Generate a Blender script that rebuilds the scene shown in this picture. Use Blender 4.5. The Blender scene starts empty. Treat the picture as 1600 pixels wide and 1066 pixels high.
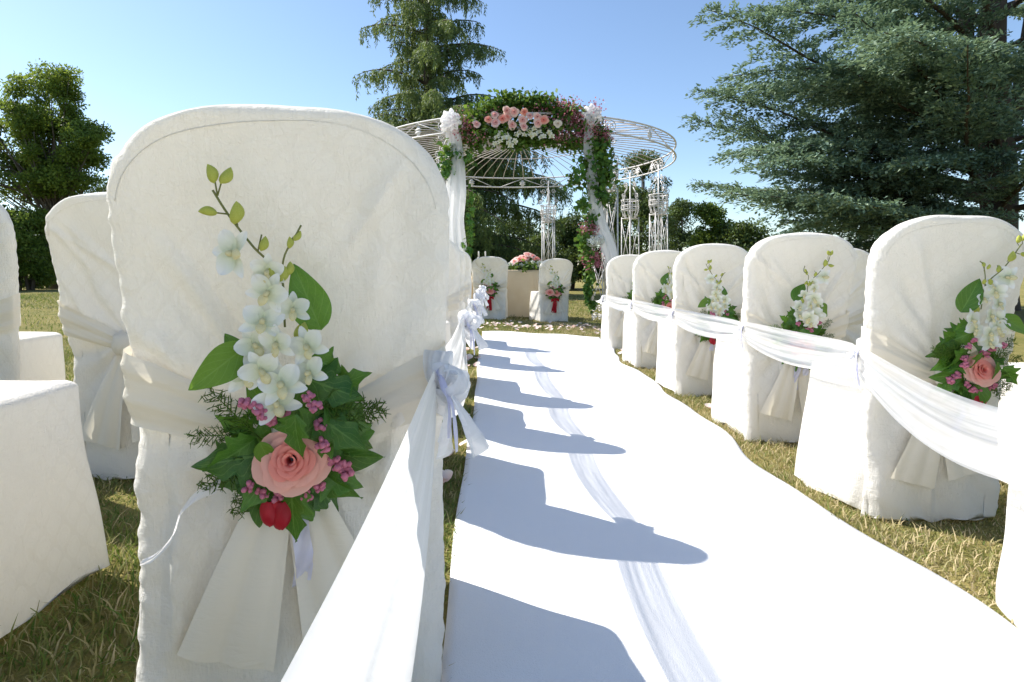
import bpy, bmesh, math, random
import numpy as np
from mathutils import Vector, Matrix

R = math.radians
PI = math.pi
sc = bpy.context.scene
col = sc.collection

# ------------------------------------------------------------------ camera
H = 0.72
cd = bpy.data.cameras.new('camera')
cam = bpy.data.objects.new('camera', cd)
col.objects.link(cam)
cam.location = (0, 0, H)
cam.rotation_euler = (R(90), 0, 0)
cd.sensor_width = 36
cd.lens = 20.25
cd.shift_x = 35 / 1600
cd.shift_y = -108 / 1600
cd.clip_start = 0.02
cd.clip_end = 5000
sc.camera = cam

# ------------------------------------------------------------------ light
SUN_DIR = Vector((-0.80, 0.34, 0.925)).normalized()
elev = math.asin(SUN_DIR.z)
azim = math.atan2(SUN_DIR.x, SUN_DIR.y)
world = bpy.data.worlds.new('World')
sc.world = world
world.use_nodes = True
wn = world.node_tree
bg = wn.nodes['Background']
sky = wn.nodes.new('ShaderNodeTexSky')
sky.sky_type = 'NISHITA'
sky.sun_disc = False
sky.sun_elevation = elev
sky.sun_rotation = azim
sky.air_density = 1.0
sky.dust_density = 0.4
sky.ozone_density = 2.4
wn.links.new(sky.outputs[0], bg.inputs[0])
bg.inputs[1].default_value = 0.112
sl = bpy.data.lights.new('sun', 'SUN')
sl.energy = 4.8
sl.angle = R(0.53)
sl.color = (1.0, 0.95, 0.88)
sun = bpy.data.objects.new('sun', sl)
col.objects.link(sun)
sun.rotation_euler = (-SUN_DIR).to_track_quat('-Z', 'Y').to_euler()
vs = sc.view_settings
vs.view_transform = 'Standard'
vs.look = 'None'
vs.exposure = 0.9
vs.gamma = 1
vs.use_curve_mapping = False

rnd = random.Random(7)
npr = np.random.default_rng(11)


def gz(x, y=0.0):
    """height of the lawn: it falls gently to the right"""
    return -0.033 * 4 * math.tanh(x / 4)


def px(x, y, Y):
    """a point of the place at depth Y seen at photo pixel (x, y)"""
    return Vector(((x - 765) / 900 * Y, Y, H - (y - 425) / 900 * Y))


# ------------------------------------------------------------------ material helpers
def new_mat(name):
    m = bpy.data.materials.new(name)
    m.use_nodes = True
    nt = m.node_tree
    nt.nodes.clear()
    out = nt.nodes.new('ShaderNodeOutputMaterial')
    return m, nt, out


def N(nt, kind, **kw):
    n = nt.nodes.new('ShaderNode' + kind)
    for k, v in kw.items():
        if k.startswith('i_'):
            n.inputs[k[2:].replace('_', ' ')].default_value = v
        else:
            setattr(n, k, v)
    return n


def math_node(nt, op, a, b=None, clamp=False):
    n = nt.nodes.new('ShaderNodeMath')
    n.operation = op
    n.use_clamp = clamp
    for i, v in enumerate((a, b)):
        if v is None:
            continue
        if isinstance(v, (int, float)):
            n.inputs[i].default_value = v
        else:
            nt.links.new(v, n.inputs[i])
    return n.outputs[0]


def mix_col(nt, fac, a, b, mode='MIX'):
    n = nt.nodes.new('ShaderNodeMix')
    n.data_type = 'RGBA'
    n.blend_type = mode
    for s, v in ((n.inputs[0], fac), (n.inputs[6], a), (n.inputs[7], b)):
        if isinstance(v, (int, float)):
            s.default_value = v
        elif isinstance(v, tuple):
            s.default_value = (v[0], v[1], v[2], 1)
        else:
            nt.links.new(v, s)
    return n.outputs[2]


def coords(nt, kind='Object', scale=(1, 1, 1), rot=(0, 0, 0)):
    t = nt.nodes.new('ShaderNodeTexCoord')
    mp = nt.nodes.new('ShaderNodeMapping')
    mp.inputs['Scale'].default_value = scale
    mp.inputs['Rotation'].default_value = rot
    nt.links.new(t.outputs[kind], mp.inputs['Vector'])
    return mp.outputs[0]


def noise(nt, vec, scale, detail=3, rough=0.55, dist=0.0):
    n = nt.nodes.new('ShaderNodeTexNoise')
    n.inputs['Scale'].default_value = scale
    n.inputs['Detail'].default_value = detail
    n.inputs['Roughness'].default_value = rough
    n.inputs['Distortion'].default_value = dist
    nt.links.new(vec, n.inputs['Vector'])
    return n.outputs[0]


def ramp(nt, fac, stops):
    n = nt.nodes.new('ShaderNodeValToRGB')
    e = n.color_ramp.elements
    while len(e) < len(stops):
        e.new(0.5)
    for i, (p, c) in enumerate(stops):
        e[i].position = p
        e[i].color = (c[0], c[1], c[2], 1) if isinstance(c, tuple) else (c, c, c, 1)
    nt.links.new(fac, n.inputs[0])
    return n.outputs[0]


def bump(nt, height, strength, dist, prev=None):
    n = nt.nodes.new('ShaderNodeBump')
    n.inputs['Strength'].default_value = strength
    n.inputs['Distance'].default_value = dist
    nt.links.new(height, n.inputs['Height'])
    if prev is not None:
        nt.links.new(prev, n.inputs['Normal'])
    return n.outputs[0]


def finish_cloth(nt, out, colour, nrm, rough=0.8, transl=0.25, tcol=None, sheen=0.2, opacity=1.0):
    p = nt.nodes.new('ShaderNodeBsdfPrincipled')
    p.inputs['Roughness'].default_value = rough
    p.inputs['Specular IOR Level'].default_value = 0.25
    p.inputs['Sheen Weight'].default_value = sheen
    t = nt.nodes.new('ShaderNodeBsdfTranslucent')
    for s in (p.inputs['Base Color'], t.inputs['Color']):
        if isinstance(colour, tuple):
            s.default_value = (*colour, 1)
        else:
            nt.links.new(colour, s)
    if tcol is not None:
        for l in list(t.inputs['Color'].links):
            nt.links.remove(l)
        t.inputs['Color'].default_value = (*tcol, 1)
    if nrm is not None:
        nt.links.new(nrm, p.inputs['Normal'])
        nt.links.new(nrm, t.inputs['Normal'])
    mx = nt.nodes.new('ShaderNodeMixShader')
    mx.inputs[0].default_value = transl
    nt.links.new(p.outputs[0], mx.inputs[1])
    nt.links.new(t.outputs[0], mx.inputs[2])
    res = mx.outputs[0]
    if not (isinstance(opacity, float) and opacity >= 1):
        tr = nt.nodes.new('ShaderNodeBsdfTransparent')
        m2 = nt.nodes.new('ShaderNodeMixShader')
        if isinstance(opacity, float):
            m2.inputs[0].default_value = opacity
        else:
            nt.links.new(opacity, m2.inputs[0])
        nt.links.new(tr.outputs[0], m2.inputs[1])
        nt.links.new(res, m2.inputs[2])
        res = m2.outputs[0]
    nt.links.new(res, out.inputs[0])


def mat_cover():
    m, nt, out = new_mat('damask_cover')
    v = coords(nt)
    # woven medallions on a diamond lattice (x, z of the chair)
    sep = nt.nodes.new('ShaderNodeSeparateXYZ')
    nt.links.new(v, sep.inputs[0])
    side = math_node(nt, 'ADD', sep.outputs[0], sep.outputs[1])
    k = PI / 0.056
    a = math_node(nt, 'SINE', math_node(nt, 'MULTIPLY', math_node(nt, 'ADD', side, math_node(nt, 'MULTIPLY', sep.outputs[2], 0.8)), k))
    b = math_node(nt, 'SINE', math_node(nt, 'MULTIPLY', math_node(nt, 'SUBTRACT', side, math_node(nt, 'MULTIPLY', sep.outputs[2], 0.8)), k))
    ab = math_node(nt, 'ABSOLUTE', math_node(nt, 'MULTIPLY', a, b))
    wob = noise(nt, v, 70, 2, 0.5)
    ab2 = math_node(nt, 'ADD', ab, math_node(nt, 'MULTIPLY', math_node(nt, 'SUBTRACT', wob, 0.5), 0.45))
    med = ramp(nt, ab2, [(0.2, 0.0), (0.27, 1.0), (0.5, 0.9), (0.56, 0.35), (0.68, 0.8), (1.0, 1.0)])
    blot = noise(nt, v, 5.0, 3, 0.5)
    # wear: the weave shows in patches
    show = math_node(nt, 'MULTIPLY', ramp(nt, noise(nt, v, 3.2, 2, 0.5), [(0.38, 0.0), (0.58, 1.0)]), 1.0)
    base = mix_col(nt, blot, (0.85, 0.825, 0.765), (0.80, 0.775, 0.715))
    c = mix_col(nt, math_node(nt, 'MULTIPLY', med, math_node(nt, 'MULTIPLY', show, 0.34)), base, (0.94, 0.925, 0.88))
    vc = coords(nt, scale=(130, 130, 30))
    cr = noise(nt, vc, 1.0, 4, 0.62, 1.2)
    vh = coords(nt, scale=(34, 34, 150))
    ch = noise(nt, vh, 1.0, 3, 0.6, 1.0)
    vb = coords(nt, scale=(9, 9, 6))
    cb = noise(nt, vb, 1.0, 3, 0.55, 0.6)
    weave = noise(nt, v, 900, 1, 0.5)
    n1 = bump(nt, cb, 0.24, 0.02)
    n2 = bump(nt, cr, 0.55, 0.006, n1)
    n3 = bump(nt, ch, 0.4, 0.0045, n2)
    n4 = bump(nt, math_node(nt, 'MULTIPLY', med, show), 0.2, 0.0018, n3)
    n5 = bump(nt, weave, 0.12, 0.0006, n4)
    finish_cloth(nt, out, c, n5, 0.75, 0.32, (0.93, 0.89, 0.80))
    return m


def mat_sash():
    m, nt, out = new_mat('cream_sash')
    v = coords(nt)
    c = mix_col(nt, noise(nt, v, 9, 3), (0.85, 0.80, 0.69), (0.82, 0.77, 0.67))
    cr = noise(nt, coords(nt, scale=(30, 30, 110)), 1.0, 3, 0.6, 0.8)
    n1 = bump(nt, cr, 0.4, 0.003)
    finish_cloth(nt, out, c, n1, 0.65, 0.3, (0.88, 0.81, 0.67))
    return m


def mat_tulle(name, op_lo, op_hi, colour=(0.94, 0.94, 0.945)):
    m, nt, out = new_mat(name)
    v = coords(nt)
    f = noise(nt, coords(nt, 'UV', scale=(1.3, 7.5, 1)), 1.0, 3, 0.6, 0.3)
    op = ramp(nt, f, [(0.3, op_lo), (0.7, op_hi)])
    opv = nt.nodes.new('ShaderNodeRGBToBW')
    nt.links.new(op, opv.inputs[0])
    n1 = bump(nt, noise(nt, v, 60, 3), 0.25, 0.003)
    finish_cloth(nt, out, colour, n1, 0.6, 0.66, None, 0.2, opv.outputs[0])
    return m


def mat_plain(name, c1, c2, scale=12, rough=0.6, transl=0.0, bumps=0.0, bscale=80, spec=0.4, sheen=0.0):
    m, nt, out = new_mat(name)
    v = coords(nt)
    c = mix_col(nt, ramp(nt, noise(nt, v, scale, 4), [(0.3, 0.0), (0.7, 1.0)]), c1, c2)
    nrm = bump(nt, noise(nt, v, bscale, 3), bumps, 0.004) if bumps else None
    if transl:
        finish_cloth(nt, out, c, nrm, rough, transl, None, sheen)
    else:
        p = nt.nodes.new('ShaderNodeBsdfPrincipled')
        p.inputs['Roughness'].default_value = rough
        p.inputs['Specular IOR Level'].default_value = spec
        nt.links.new(c, p.inputs['Base Color'])
        if nrm is not None:
            nt.links.new(nrm, p.inputs['Normal'])
        nt.links.new(p.outputs[0], out.inputs[0])
    return m


def mat_foliage(name, c1, c2, c3=None, rough=0.55, transl=0.3, tc=None):
    """colour chosen per leaf by the mesh attribute 'shade' (0..1)"""
    m, nt, out = new_mat(name)
    a = nt.nodes.new('ShaderNodeAttribute')
    a.attribute_name = 'shade'
    st = [(0.0, c1), (1.0, c2)] if c3 is None else [(0.0, c1), (0.55, c2), (1.0, c3)]
    c = ramp(nt, a.outputs['Fac'], st)
    p = nt.nodes.new('ShaderNodeBsdfPrincipled')
    p.inputs['Roughness'].default_value = rough
    p.inputs['Specular IOR Level'].default_value = 0.3
    nt.links.new(c, p.inputs['Base Color'])
    t = nt.nodes.new('ShaderNodeBsdfTranslucent')
    if tc:
        t.inputs['Color'].default_value = (*tc, 1)
    else:
        nt.links.new(mix_col(nt, 0.35, c, (0.25, 0.28, 0.03)), t.inputs['Color'])
    mx = nt.nodes.new('ShaderNodeMixShader')
    mx.inputs[0].default_value = transl
    nt.links.new(p.outputs[0], mx.inputs[1])
    nt.links.new(t.outputs[0], mx.inputs[2])
    nt.links.new(mx.outputs[0], out.inputs[0])
    return m


def mat_leaf(name, dark, light, vein, gloss=0.35):
    """broad leaf with veins, from the mesh UVs (u across -> 0..1, v along)"""
    m, nt, out = new_mat(name)
    t = nt.nodes.new('ShaderNodeTexCoord')
    sep = nt.nodes.new('ShaderNodeSeparateXYZ')
    nt.links.new(t.outputs['UV'], sep.inputs[0])
    u = math_node(nt, 'ABSOLUTE', math_node(nt, 'SUBTRACT', sep.outputs[0], 0.5))
    mid = math_node(nt, 'LESS_THAN', u, 0.022)
    ch = math_node(nt, 'FRACT', math_node(nt, 'MULTIPLY', math_node(nt, 'SUBTRACT', sep.outputs[1], math_node(nt, 'MULTIPLY', u, 0.9)), 5.0))
    rib = math_node(nt, 'LESS_THAN', math_node(nt, 'ABSOLUTE', math_node(nt, 'SUBTRACT', ch, 0.5)), 0.06)
    veins = math_node(nt, 'MAXIMUM', mid, math_node(nt, 'MULTIPLY', rib, 0.7))
    v = coords(nt)
    oi = nt.nodes.new('ShaderNodeObjectInfo')
    n0 = noise(nt, v, 40, 3)
    f = math_node(nt, 'ADD', math_node(nt, 'MULTIPLY', n0, 0.7), math_node(nt, 'MULTIPLY', oi.outputs['Random'], 0.5))
    c = mix_col(nt, ramp(nt, f, [(0.25, 0.0), (0.95, 1.0)]), dark, light)
    c = mix_col(nt, math_node(nt, 'MULTIPLY', veins, 0.55), c, vein)
    nrm = bump(nt, math_node(nt, 'SUBTRACT', noise(nt, v, 120, 2), math_node(nt, 'MULTIPLY', veins, 0.6)), 0.35, 0.002)
    p = nt.nodes.new('ShaderNodeBsdfPrincipled')
    p.inputs['Roughness'].default_value = gloss
    p.inputs['Specular IOR Level'].default_value = 0.45
    nt.links.new(c, p.inputs['Base Color'])
    nt.links.new(nrm, p.inputs['Normal'])
    tr = nt.nodes.new('ShaderNodeBsdfTranslucent')
    nt.links.new(mix_col(nt, 0.5, c, (0.28, 0.42, 0.03)), tr.inputs['Color'])
    mx = nt.nodes.new('ShaderNodeMixShader')
    mx.inputs[0].default_value = 0.3
    nt.links.new(p.outputs[0], mx.inputs[1])
    nt.links.new(tr.outputs[0], mx.inputs[2])
    nt.links.new(mx.outputs[0], out.inputs[0])
    return m


def mat_petal(name, base, tip, transl=0.35, rough=0.55):
    """petal: colour from throat (v=0) to rim (v=1)"""
    m, nt, out = new_mat(name)
    t = nt.nodes.new('ShaderNodeTexCoord')
    sep = nt.nodes.new('ShaderNodeSeparateXYZ')
    nt.links.new(t.outputs['UV'], sep.inputs[0])
    w = noise(nt, coords(nt), 60, 3)
    f = math_node(nt, 'ADD', sep.outputs[1], math_node(nt, 'MULTIPLY', math_node(nt, 'SUBTRACT', w, 0.5), 0.35))
    c = mix_col(nt, ramp(nt, f, [(0.15, 0.0), (0.9, 1.0)]), base, tip)
    nrm = bump(nt, noise(nt, coords(nt), 150, 2), 0.2, 0.001)
    finish_cloth(nt, out, c, nrm, rough, transl, None, 0.1)
    return m


M = {}
M['cover'] = mat_cover()
M['sash'] = mat_sash()
M['tulle'] = mat_tulle('white_tulle', 0.40, 0.90)
M['tulle_thick'] = mat_tulle('bunched_tulle', 0.8, 0.95)
M['ribbon'] = mat_plain('lilac_ribbon', (0.70, 0.70, 0.88), (0.78, 0.78, 0.90), 30, 0.4, 0.4)
M['ribbon_white'] = mat_plain('white_ribbon', (0.84, 0.83, 0.84), (0.88, 0.87, 0.86), 30, 0.4, 0.35)
M['ribbon_red'] = mat_plain('red_ribbon', (0.42, 0.015, 0.03), (0.55, 0.03, 0.05), 30, 0.35, 0.35)
M['iron'] = mat_plain('painted_iron', (0.72, 0.71, 0.70), (0.58, 0.55, 0.53), 26, 0.5, 0, 0.2, 120)
M['rod'] = mat_plain('weathered_rod', (0.60, 0.56, 0.52), (0.42, 0.34, 0.28), 9, 0.55, 0, 0.2, 120)
M['bark'] = mat_plain('dark_bark', (0.055, 0.042, 0.034), (0.10, 0.075, 0.055), 5, 0.9, 0, 0.8, 18)
M['bark_grey'] = mat_plain('grey_bark', (0.09, 0.075, 0.06), (0.16, 0.13, 0.10), 5, 0.9, 0, 0.8, 18)
M['leaf'] = mat_leaf('ivy_leaf', (0.026, 0.10, 0.014), (0.11, 0.28, 0.03), (0.18, 0.35, 0.07), 0.26)
M['leaf_bright'] = mat_leaf('bright_leaf', (0.07, 0.17, 0.012), (0.13, 0.27, 0.02), (0.20, 0.34, 0.06), 0.4)
M['orchid'] = mat_petal('white_orchid', (0.74, 0.77, 0.55), (0.90, 0.90, 0.88), 0.3, 0.5)
M['orchid_lip'] = mat_plain('orchid_lip', (0.62, 0.52, 0.16), (0.84, 0.80, 0.60), 90, 0.5, 0.2)
M['rose'] = mat_petal('pink_rose', (0.80, 0.10, 0.09), (0.90, 0.34, 0.27), 0.3)
M['rose_outer'] = mat_petal('pale_pink_rose', (0.84, 0.20, 0.15), (0.91, 0.50, 0.40), 0.3)
M['rose_cream'] = mat_petal('cream_rose', (0.84, 0.55, 0.36), (0.88, 0.78, 0.64), 0.3)
M['bud'] = mat_plain('green_bud', (0.46, 0.50, 0.07), (0.60, 0.62, 0.16), 40, 0.45, 0.3)
M['stem'] = mat_plain('green_stem', (0.12, 0.15, 0.03), (0.20, 0.20, 0.06), 40, 0.5)
M['berry'] = mat_plain('pink_berry', (0.50, 0.10, 0.18), (0.66, 0.28, 0.36), 160, 0.5, 0.15)
M['fern'] = mat_plain('fern_green', (0.07, 0.15, 0.015), (0.13, 0.23, 0.03), 30, 0.6, 0.35)
M['linen'] = mat_plain('cream_linen', (0.74, 0.62, 0.43), (0.80, 0.69, 0.50), 5, 0.8, 0.3, 0.3, 40)
M['wood'] = mat_plain('brown_wood', (0.20, 0.12, 0.07), (0.28, 0.17, 0.10), 8, 0.6)
M['wax'] = mat_plain('white_wax', (0.84, 0.82, 0.76), (0.86, 0.84, 0.80), 8, 0.5, 0.2)
M['petal_fallen'] = mat_petal('fallen_petal', (0.86, 0.62, 0.55), (0.88, 0.80, 0.76), 0.3)
M['filler'] = mat_foliage('pink_filler', (0.32, 0.07, 0.12), (0.52, 0.18, 0.24), (0.66, 0.40, 0.42), 0.6, 0.3, (0.6, 0.2, 0.25))
M['white_bits'] = mat_foliage('white_bits', (0.74, 0.76, 0.60), (0.86, 0.86, 0.80), None, 0.6, 0.3, (0.8, 0.8, 0.7))
M['green_bits'] = mat_foliage('green_bits', (0.025, 0.06, 0.015), (0.07, 0.16, 0.025), (0.16, 0.29, 0.045), 0.65, 0.35)
M['cedar'] = mat_foliage('blue_cedar', (0.058, 0.115, 0.093), (0.165, 0.25, 0.185), (0.41, 0.49, 0.33), 0.6, 0.25, (0.27, 0.38, 0.20))
M['deodar'] = mat_foliage('weeping_cedar', (0.045, 0.09, 0.042), (0.115, 0.175, 0.058), (0.25, 0.30, 0.085), 0.6, 0.3, (0.22, 0.28, 0.07))
M['broad'] = mat_foliage('broad_leaf_tree', (0.06, 0.115, 0.024), (0.14, 0.225, 0.038), (0.26, 0.34, 0.06), 0.5, 0.48)
M['shrub'] = mat_foliage('shrub_leaf', (0.038, 0.072, 0.026), (0.08, 0.13, 0.038), (0.14, 0.20, 0.055), 0.5, 0.3)
M['blade'] = mat_foliage('grass_blade', (0.075, 0.16, 0.025), (0.25, 0.25, 0.085), (0.58, 0.47, 0.28), 0.7, 0.35)


def mat_carpet():
    m, nt, out = new_mat('white_carpet')
    v = coords(nt)
    f = noise(nt, v, 4, 4)
    c = mix_col(nt, f, (0.79, 0.79, 0.79), (0.83, 0.83, 0.825))
    fz = noise(nt, v, 420, 2, 0.7)
    n0 = bump(nt, noise(nt, coords(nt, scale=(5, 1.6, 1)), 1, 3, 0.5), 0.35, 0.03)
    n1 = bump(nt, fz, 0.8, 0.003, n0)
    finish_cloth(nt, out, mix_col(nt, math_node(nt, 'MULTIPLY', fz, 0.25), c, (0.6, 0.6, 0.62)), n1, 0.95, 0.0, None, 0.2)
    return m


M['carpet'] = mat_carpet()


def mat_lawn():
    m, nt, out = new_mat('lawn')
    v = coords(nt)
    big = noise(nt, v, 0.35, 4, 0.6)
    mid = noise(nt, v, 4.0, 5, 0.65)
    fine = noise(nt, v, 55.0, 4, 0.7)
    f = math_node(nt, 'ADD', math_node(nt, 'MULTIPLY', big, 0.45), math_node(nt, 'ADD', math_node(nt, 'MULTIPLY', mid, 0.35), math_node(nt, 'MULTIPLY', fine, 0.3)))
    c = ramp(nt, f, [(0.30, (0.07, 0.09, 0.02)), (0.48, (0.16, 0.155, 0.045)), (0.60, (0.26, 0.215, 0.08)), (0.78, (0.34, 0.27, 0.12))])
    n1 = bump(nt, fine, 0.8, 0.03)
    p = nt.nodes.new('ShaderNodeBsdfPrincipled')
    p.inputs['Roughness'].default_value = 0.95
    p.inputs['Specular IOR Level'].default_value = 0.1
    nt.links.new(c, p.inputs['Base Color'])
    nt.links.new(n1, p.inputs['Normal'])
    nt.links.new(p.outputs[0], out.inputs[0])
    return m


M['lawn'] = mat_lawn()


# ------------------------------------------------------------------ object helpers
class MB:
    def __init__(self):
        self.v = []
        self.f = []
        self.uv = []      # per face list of uv or None

    def grid(self, fn, nu, nv, close_u=False):
        """fn(a, b) with a, b in 0..1 -> point; makes (nu x nv) quads"""
        b0 = len(self.v)
        cu = nu if close_u else nu + 1
        for j in range(nv + 1):
            for i in range(cu):
                self.v.append(tuple(fn(i / nu, j / nv)))
        for j in range(nv):
            for i in range(nu):
                i2 = (i + 1) % cu
                self.f.append((b0 + j * cu + i, b0 + j * cu + i2, b0 + (j + 1) * cu + i2, b0 + (j + 1) * cu + i))
                self.uv.append(((i / nu, j / nv), ((i + 1) / nu, j / nv), ((i + 1) / nu, (j + 1) / nv), (i / nu, (j + 1) / nv)))
        return b0

    def tube(self, pts, rad, sides=6, cap=True):
        pts = [Vector(p) for p in pts]
        n = len(pts)
        if not isinstance(rad, (list, tuple)):
            rad = [rad] * n
        b0 = len(self.v)
        t0 = (pts[1] - pts[0]).normalized()
        a = Vector((0, 0, 1)) if abs(t0.z) < 0.9 else Vector((1, 0, 0))
        u = (a - t0 * a.dot(t0)).normalized()
        for i in range(n):
            t = (pts[min(i + 1, n - 1)] - pts[max(i - 1, 0)])
            if t.length < 1e-9:
                t = t0
            t = t.normalized()
            u = u - t * u.dot(t)
            u = u.normalized() if u.length > 1e-6 else t.orthogonal().normalized()
            w = t.cross(u)
            for k in range(sides):
                an = 2 * PI * k / sides
                self.v.append(tuple(pts[i] + (u * math.cos(an) + w * math.sin(an)) * rad[i]))
        for i in range(n - 1):
            for k in range(sides):
                k2 = (k + 1) % sides
                self.f.append((b0 + i * sides + k, b0 + i * sides + k2, b0 + (i + 1) * sides + k2, b0 + (i + 1) * sides + k))
                self.uv.append(None)
        if cap:
            self.f.append(tuple(b0 + k for k in range(sides))[::-1])
            self.f.append(tuple(b0 + (n - 1) * sides + k for k in range(sides)))
            self.uv += [None, None]

    def ball(self, c, r, nu=10, nv=6, squash=(1, 1, 1), fn=None):
        c = Vector(c)

        def f(a, b):
            th = 2 * PI * a
            ph = PI * (b - 0.5) * 0.998
            d = Vector((math.cos(ph) * math.cos(th), math.cos(ph) * math.sin(th), math.sin(ph)))
            k = fn(d) if fn else 1
            return c + Vector((d.x * squash[0], d.y * squash[1], d.z * squash[2])) * r * k
        self.grid(f, nu, nv, True)

    def box(self, c, s):
        b = len(self.v)
        for dx in (-.5, .5):
            for dy in (-.5, .5):
                for dz in (-.5, .5):
                    self.v.append((c[0] + dx * s[0], c[1] + dy * s[1], c[2] + dz * s[2]))
        for q in ((0, 1, 3, 2), (4, 6, 7, 5), (0, 4, 5, 1), (2, 3, 7, 6), (0, 2, 6, 4), (1, 5, 7, 3)):
            self.f.append(tuple(b + i for i in q))
            self.uv.append(None)

    def mesh(self, name, mat, smooth=True):
        me = bpy.data.meshes.new(name)
        me.from_pydata(self.v, [], self.f)
        if any(u is not None for u in self.uv):
            l = me.uv_layers.new(name='UVMap')
            data = []
            for f, u in zip(self.f, self.uv):
                if u is None:
                    data += [0.5, 0.5] * len(f)
                else:
                    for q in u:
                        data += [q[0], q[1]]
            l.data.foreach_set('uv', data)
        me.materials.append(mat)
        if smooth:
            me.polygons.foreach_set('use_smooth', [True] * len(me.polygons))
        me.update()
        return me

    def build(self, name, mat, parent=None, smooth=True):
        return link(name, self.mesh(name, mat, smooth), parent)


def link(name, me, parent=None, loc=None, mat=None):
    o = bpy.data.objects.new(name, me)
    col.objects.link(o)
    if parent is not None:
        o.parent = parent
    if loc is not None:
        o.location = loc
    if mat is not None:
        o.matrix_local = mat
    return o


def tag(o, label=None, cat=None, group=None, kind=None):
    if label:
        o['label'] = label
    if cat:
        o['category'] = cat
    if group:
        o['group'] = group
    if kind:
        o['kind'] = kind
    return o


def empty(name, loc, rz=0.0):
    o = bpy.data.objects.new(name, None)
    col.objects.link(o)
    o.location = loc
    o.rotation_euler = (0, 0, rz)
    o.empty_display_size = 0.1
    return o


def frame(loc, normal, tip, scale=1.0):
    """matrix with local Z along normal and local Y as near tip as can be"""
    z = Vector(normal).normalized()
    y = Vector(tip)
    y = y - z * y.dot(z)
    y = y.normalized() if y.length > 1e-6 else z.orthogonal().normalized()
    x = y.cross(z)
    m = Matrix((x, y, z)).transposed().to_4x4()
    m = Matrix.Translation(Vector(loc)) @ m @ Matrix.Scale(scale, 4)
    return m


def copy_tree(o, parent=None):
    c = o.copy()
    col.objects.link(c)
    if parent is not None:
        c.parent = parent
    for ch in o.children:
        copy_tree(ch, c)
    return c


def sn(x, y, seed=0.0):
    """cheap smooth noise -1..1"""
    return (math.sin(x * 1.0 + seed * 1.7 + 1.3 * math.sin(y * 0.9 + seed)) + math.sin(y * 1.37 + seed * 2.3 + 1.1 * math.sin(x * 1.21 - seed))) * 0.5


def diamonds(name, P, D, L, W, shade, mat, parent=None, flat=None):
    """many leaf-shaped quads as one mesh (numpy)"""
    n = len(P)
    D = D / np.maximum(np.linalg.norm(D, axis=1, keepdims=True), 1e-9)
    rv = npr.normal(size=(n, 3))
    if flat is not None:
        rv = rv * (1 - flat) + np.array([0, 0, 1.0]) * flat * 2
    S = np.cross(D, rv)
    S /= np.maximum(np.linalg.norm(S, axis=1, keepdims=True), 1e-9)
    L = np.asarray(L).reshape(-1, 1)
    W = np.asarray(W).reshape(-1, 1)
    V = np.empty((n, 4, 3), dtype=np.float32)
    V[:, 0] = P
    V[:, 1] = P + D * L * 0.45 + S * W * 0.5
    V[:, 2] = P + D * L
    V[:, 3] = P + D * L * 0.45 - S * W * 0.5
    me = bpy.data.meshes.new(name)
    me.vertices.add(4 * n)
    me.vertices.foreach_set('co', V.reshape(-1))
    me.loops.add(4 * n)
    me.loops.foreach_set('vertex_index', np.arange(4 * n, dtype=np.int32))
    me.polygons.add(n)
    me.polygons.foreach_set('loop_start', np.arange(0, 4 * n, 4, dtype=np.int32))
    at = me.attributes.new('shade', 'FLOAT', 'POINT')
    at.data.foreach_set('value', np.repeat(np.clip(shade, 0, 1), 4).astype(np.float32))
    me.materials.append(mat)
    me.update(calc_edges=True)
    return link(name, me, parent)


# ------------------------------------------------------------------ ground and carpet
def build_ground():
    b = MB()
    xs = [-2500, -600, -150, -60, -30, -16] + [i * 0.5 for i in range(-20, 21)] + [16, 30, 60, 150, 600, 2500]
    ys = [-60, -10, -3] + [i * 0.75 for i in range(0, 30)] + [26, 32, 45, 70, 120, 300, 900, 4000]
    nx, ny = len(xs), len(ys)
    for y in ys:
        for x in xs:
            z = gz(x) + (0.012 * sn(x * 1.3, y * 1.1, 3) if abs(x) < 10 and 6.5 < y < 20 else 0)
            b.v.append((x, y, z))
    for j in range(ny - 1):
        for i in range(nx - 1):
            b.f.append((j * nx + i, j * nx + i + 1, (j + 1) * nx + i + 1, (j + 1) * nx + i))
            b.uv.append(None)
    o = b.build('lawn', M['lawn'])
    tag(o, kind='structure')


build_ground()


def carpet_left(y):
    return -0.088 + 0.006 * math.sin(y * 2.1 + 1) + 0.003 * math.sin(y * 7)


def carpet_right(y):
    r = 1.075 + 0.026 * math.sin(y * 2.3) + 0.020 * math.sin(y * 4.7 + 1.1) + 0.010 * math.sin(y * 10.3)
    if y > 3.4:
        r += 0.045 * (y - 3.4)
    return r


CARPET_END = 6.85


def build_carpet():
    b = MB()
    y0, y1 = -1.2, CARPET_END

    def fn(a, t):
        y = y0 + (y1 - y0) * t
        l, r = carpet_left(y), carpet_right(y)
        edge = 0.012
        if a <= 0.02:
            x = l
        elif a >= 0.98:
            x = r
        else:
            x = l + (r - l) * (a - 0.02) / 0.96
        endw = 0.09 * math.sin(x * 4.2 + 0.4) + 0.05 * math.sin(x * 9) - 0.28 * max(0, x - 0.85)
        if t > 0.9:
            y += endw * (t - 0.9) / 0.1
        d = min(x - l, r - x)
        up = 0.014 + 0.004 * sn(x * 6, y * 3, 1) + (0.007 * sn(x * 2.2, y * 6.1, 5) if d < 0.3 else 0) * (1 - d / 0.3 if d < 0.3 else 0)
        up = max(up, 0.006)
        if a in (0.0, 1.0) or t == 1.0:
            up = -0.004
        return (x, y, gz(x) + up)
    b.grid(fn, 50, 220)
    o = b.build('carpet', M['carpet'])
    tag(o, 'long white carpet running down the aisle to the gazebo', 'carpet')


build_carpet()


# ------------------------------------------------------------------ grass
def gz_np(x):
    return -0.132 * np.tanh(x / 4)


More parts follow.
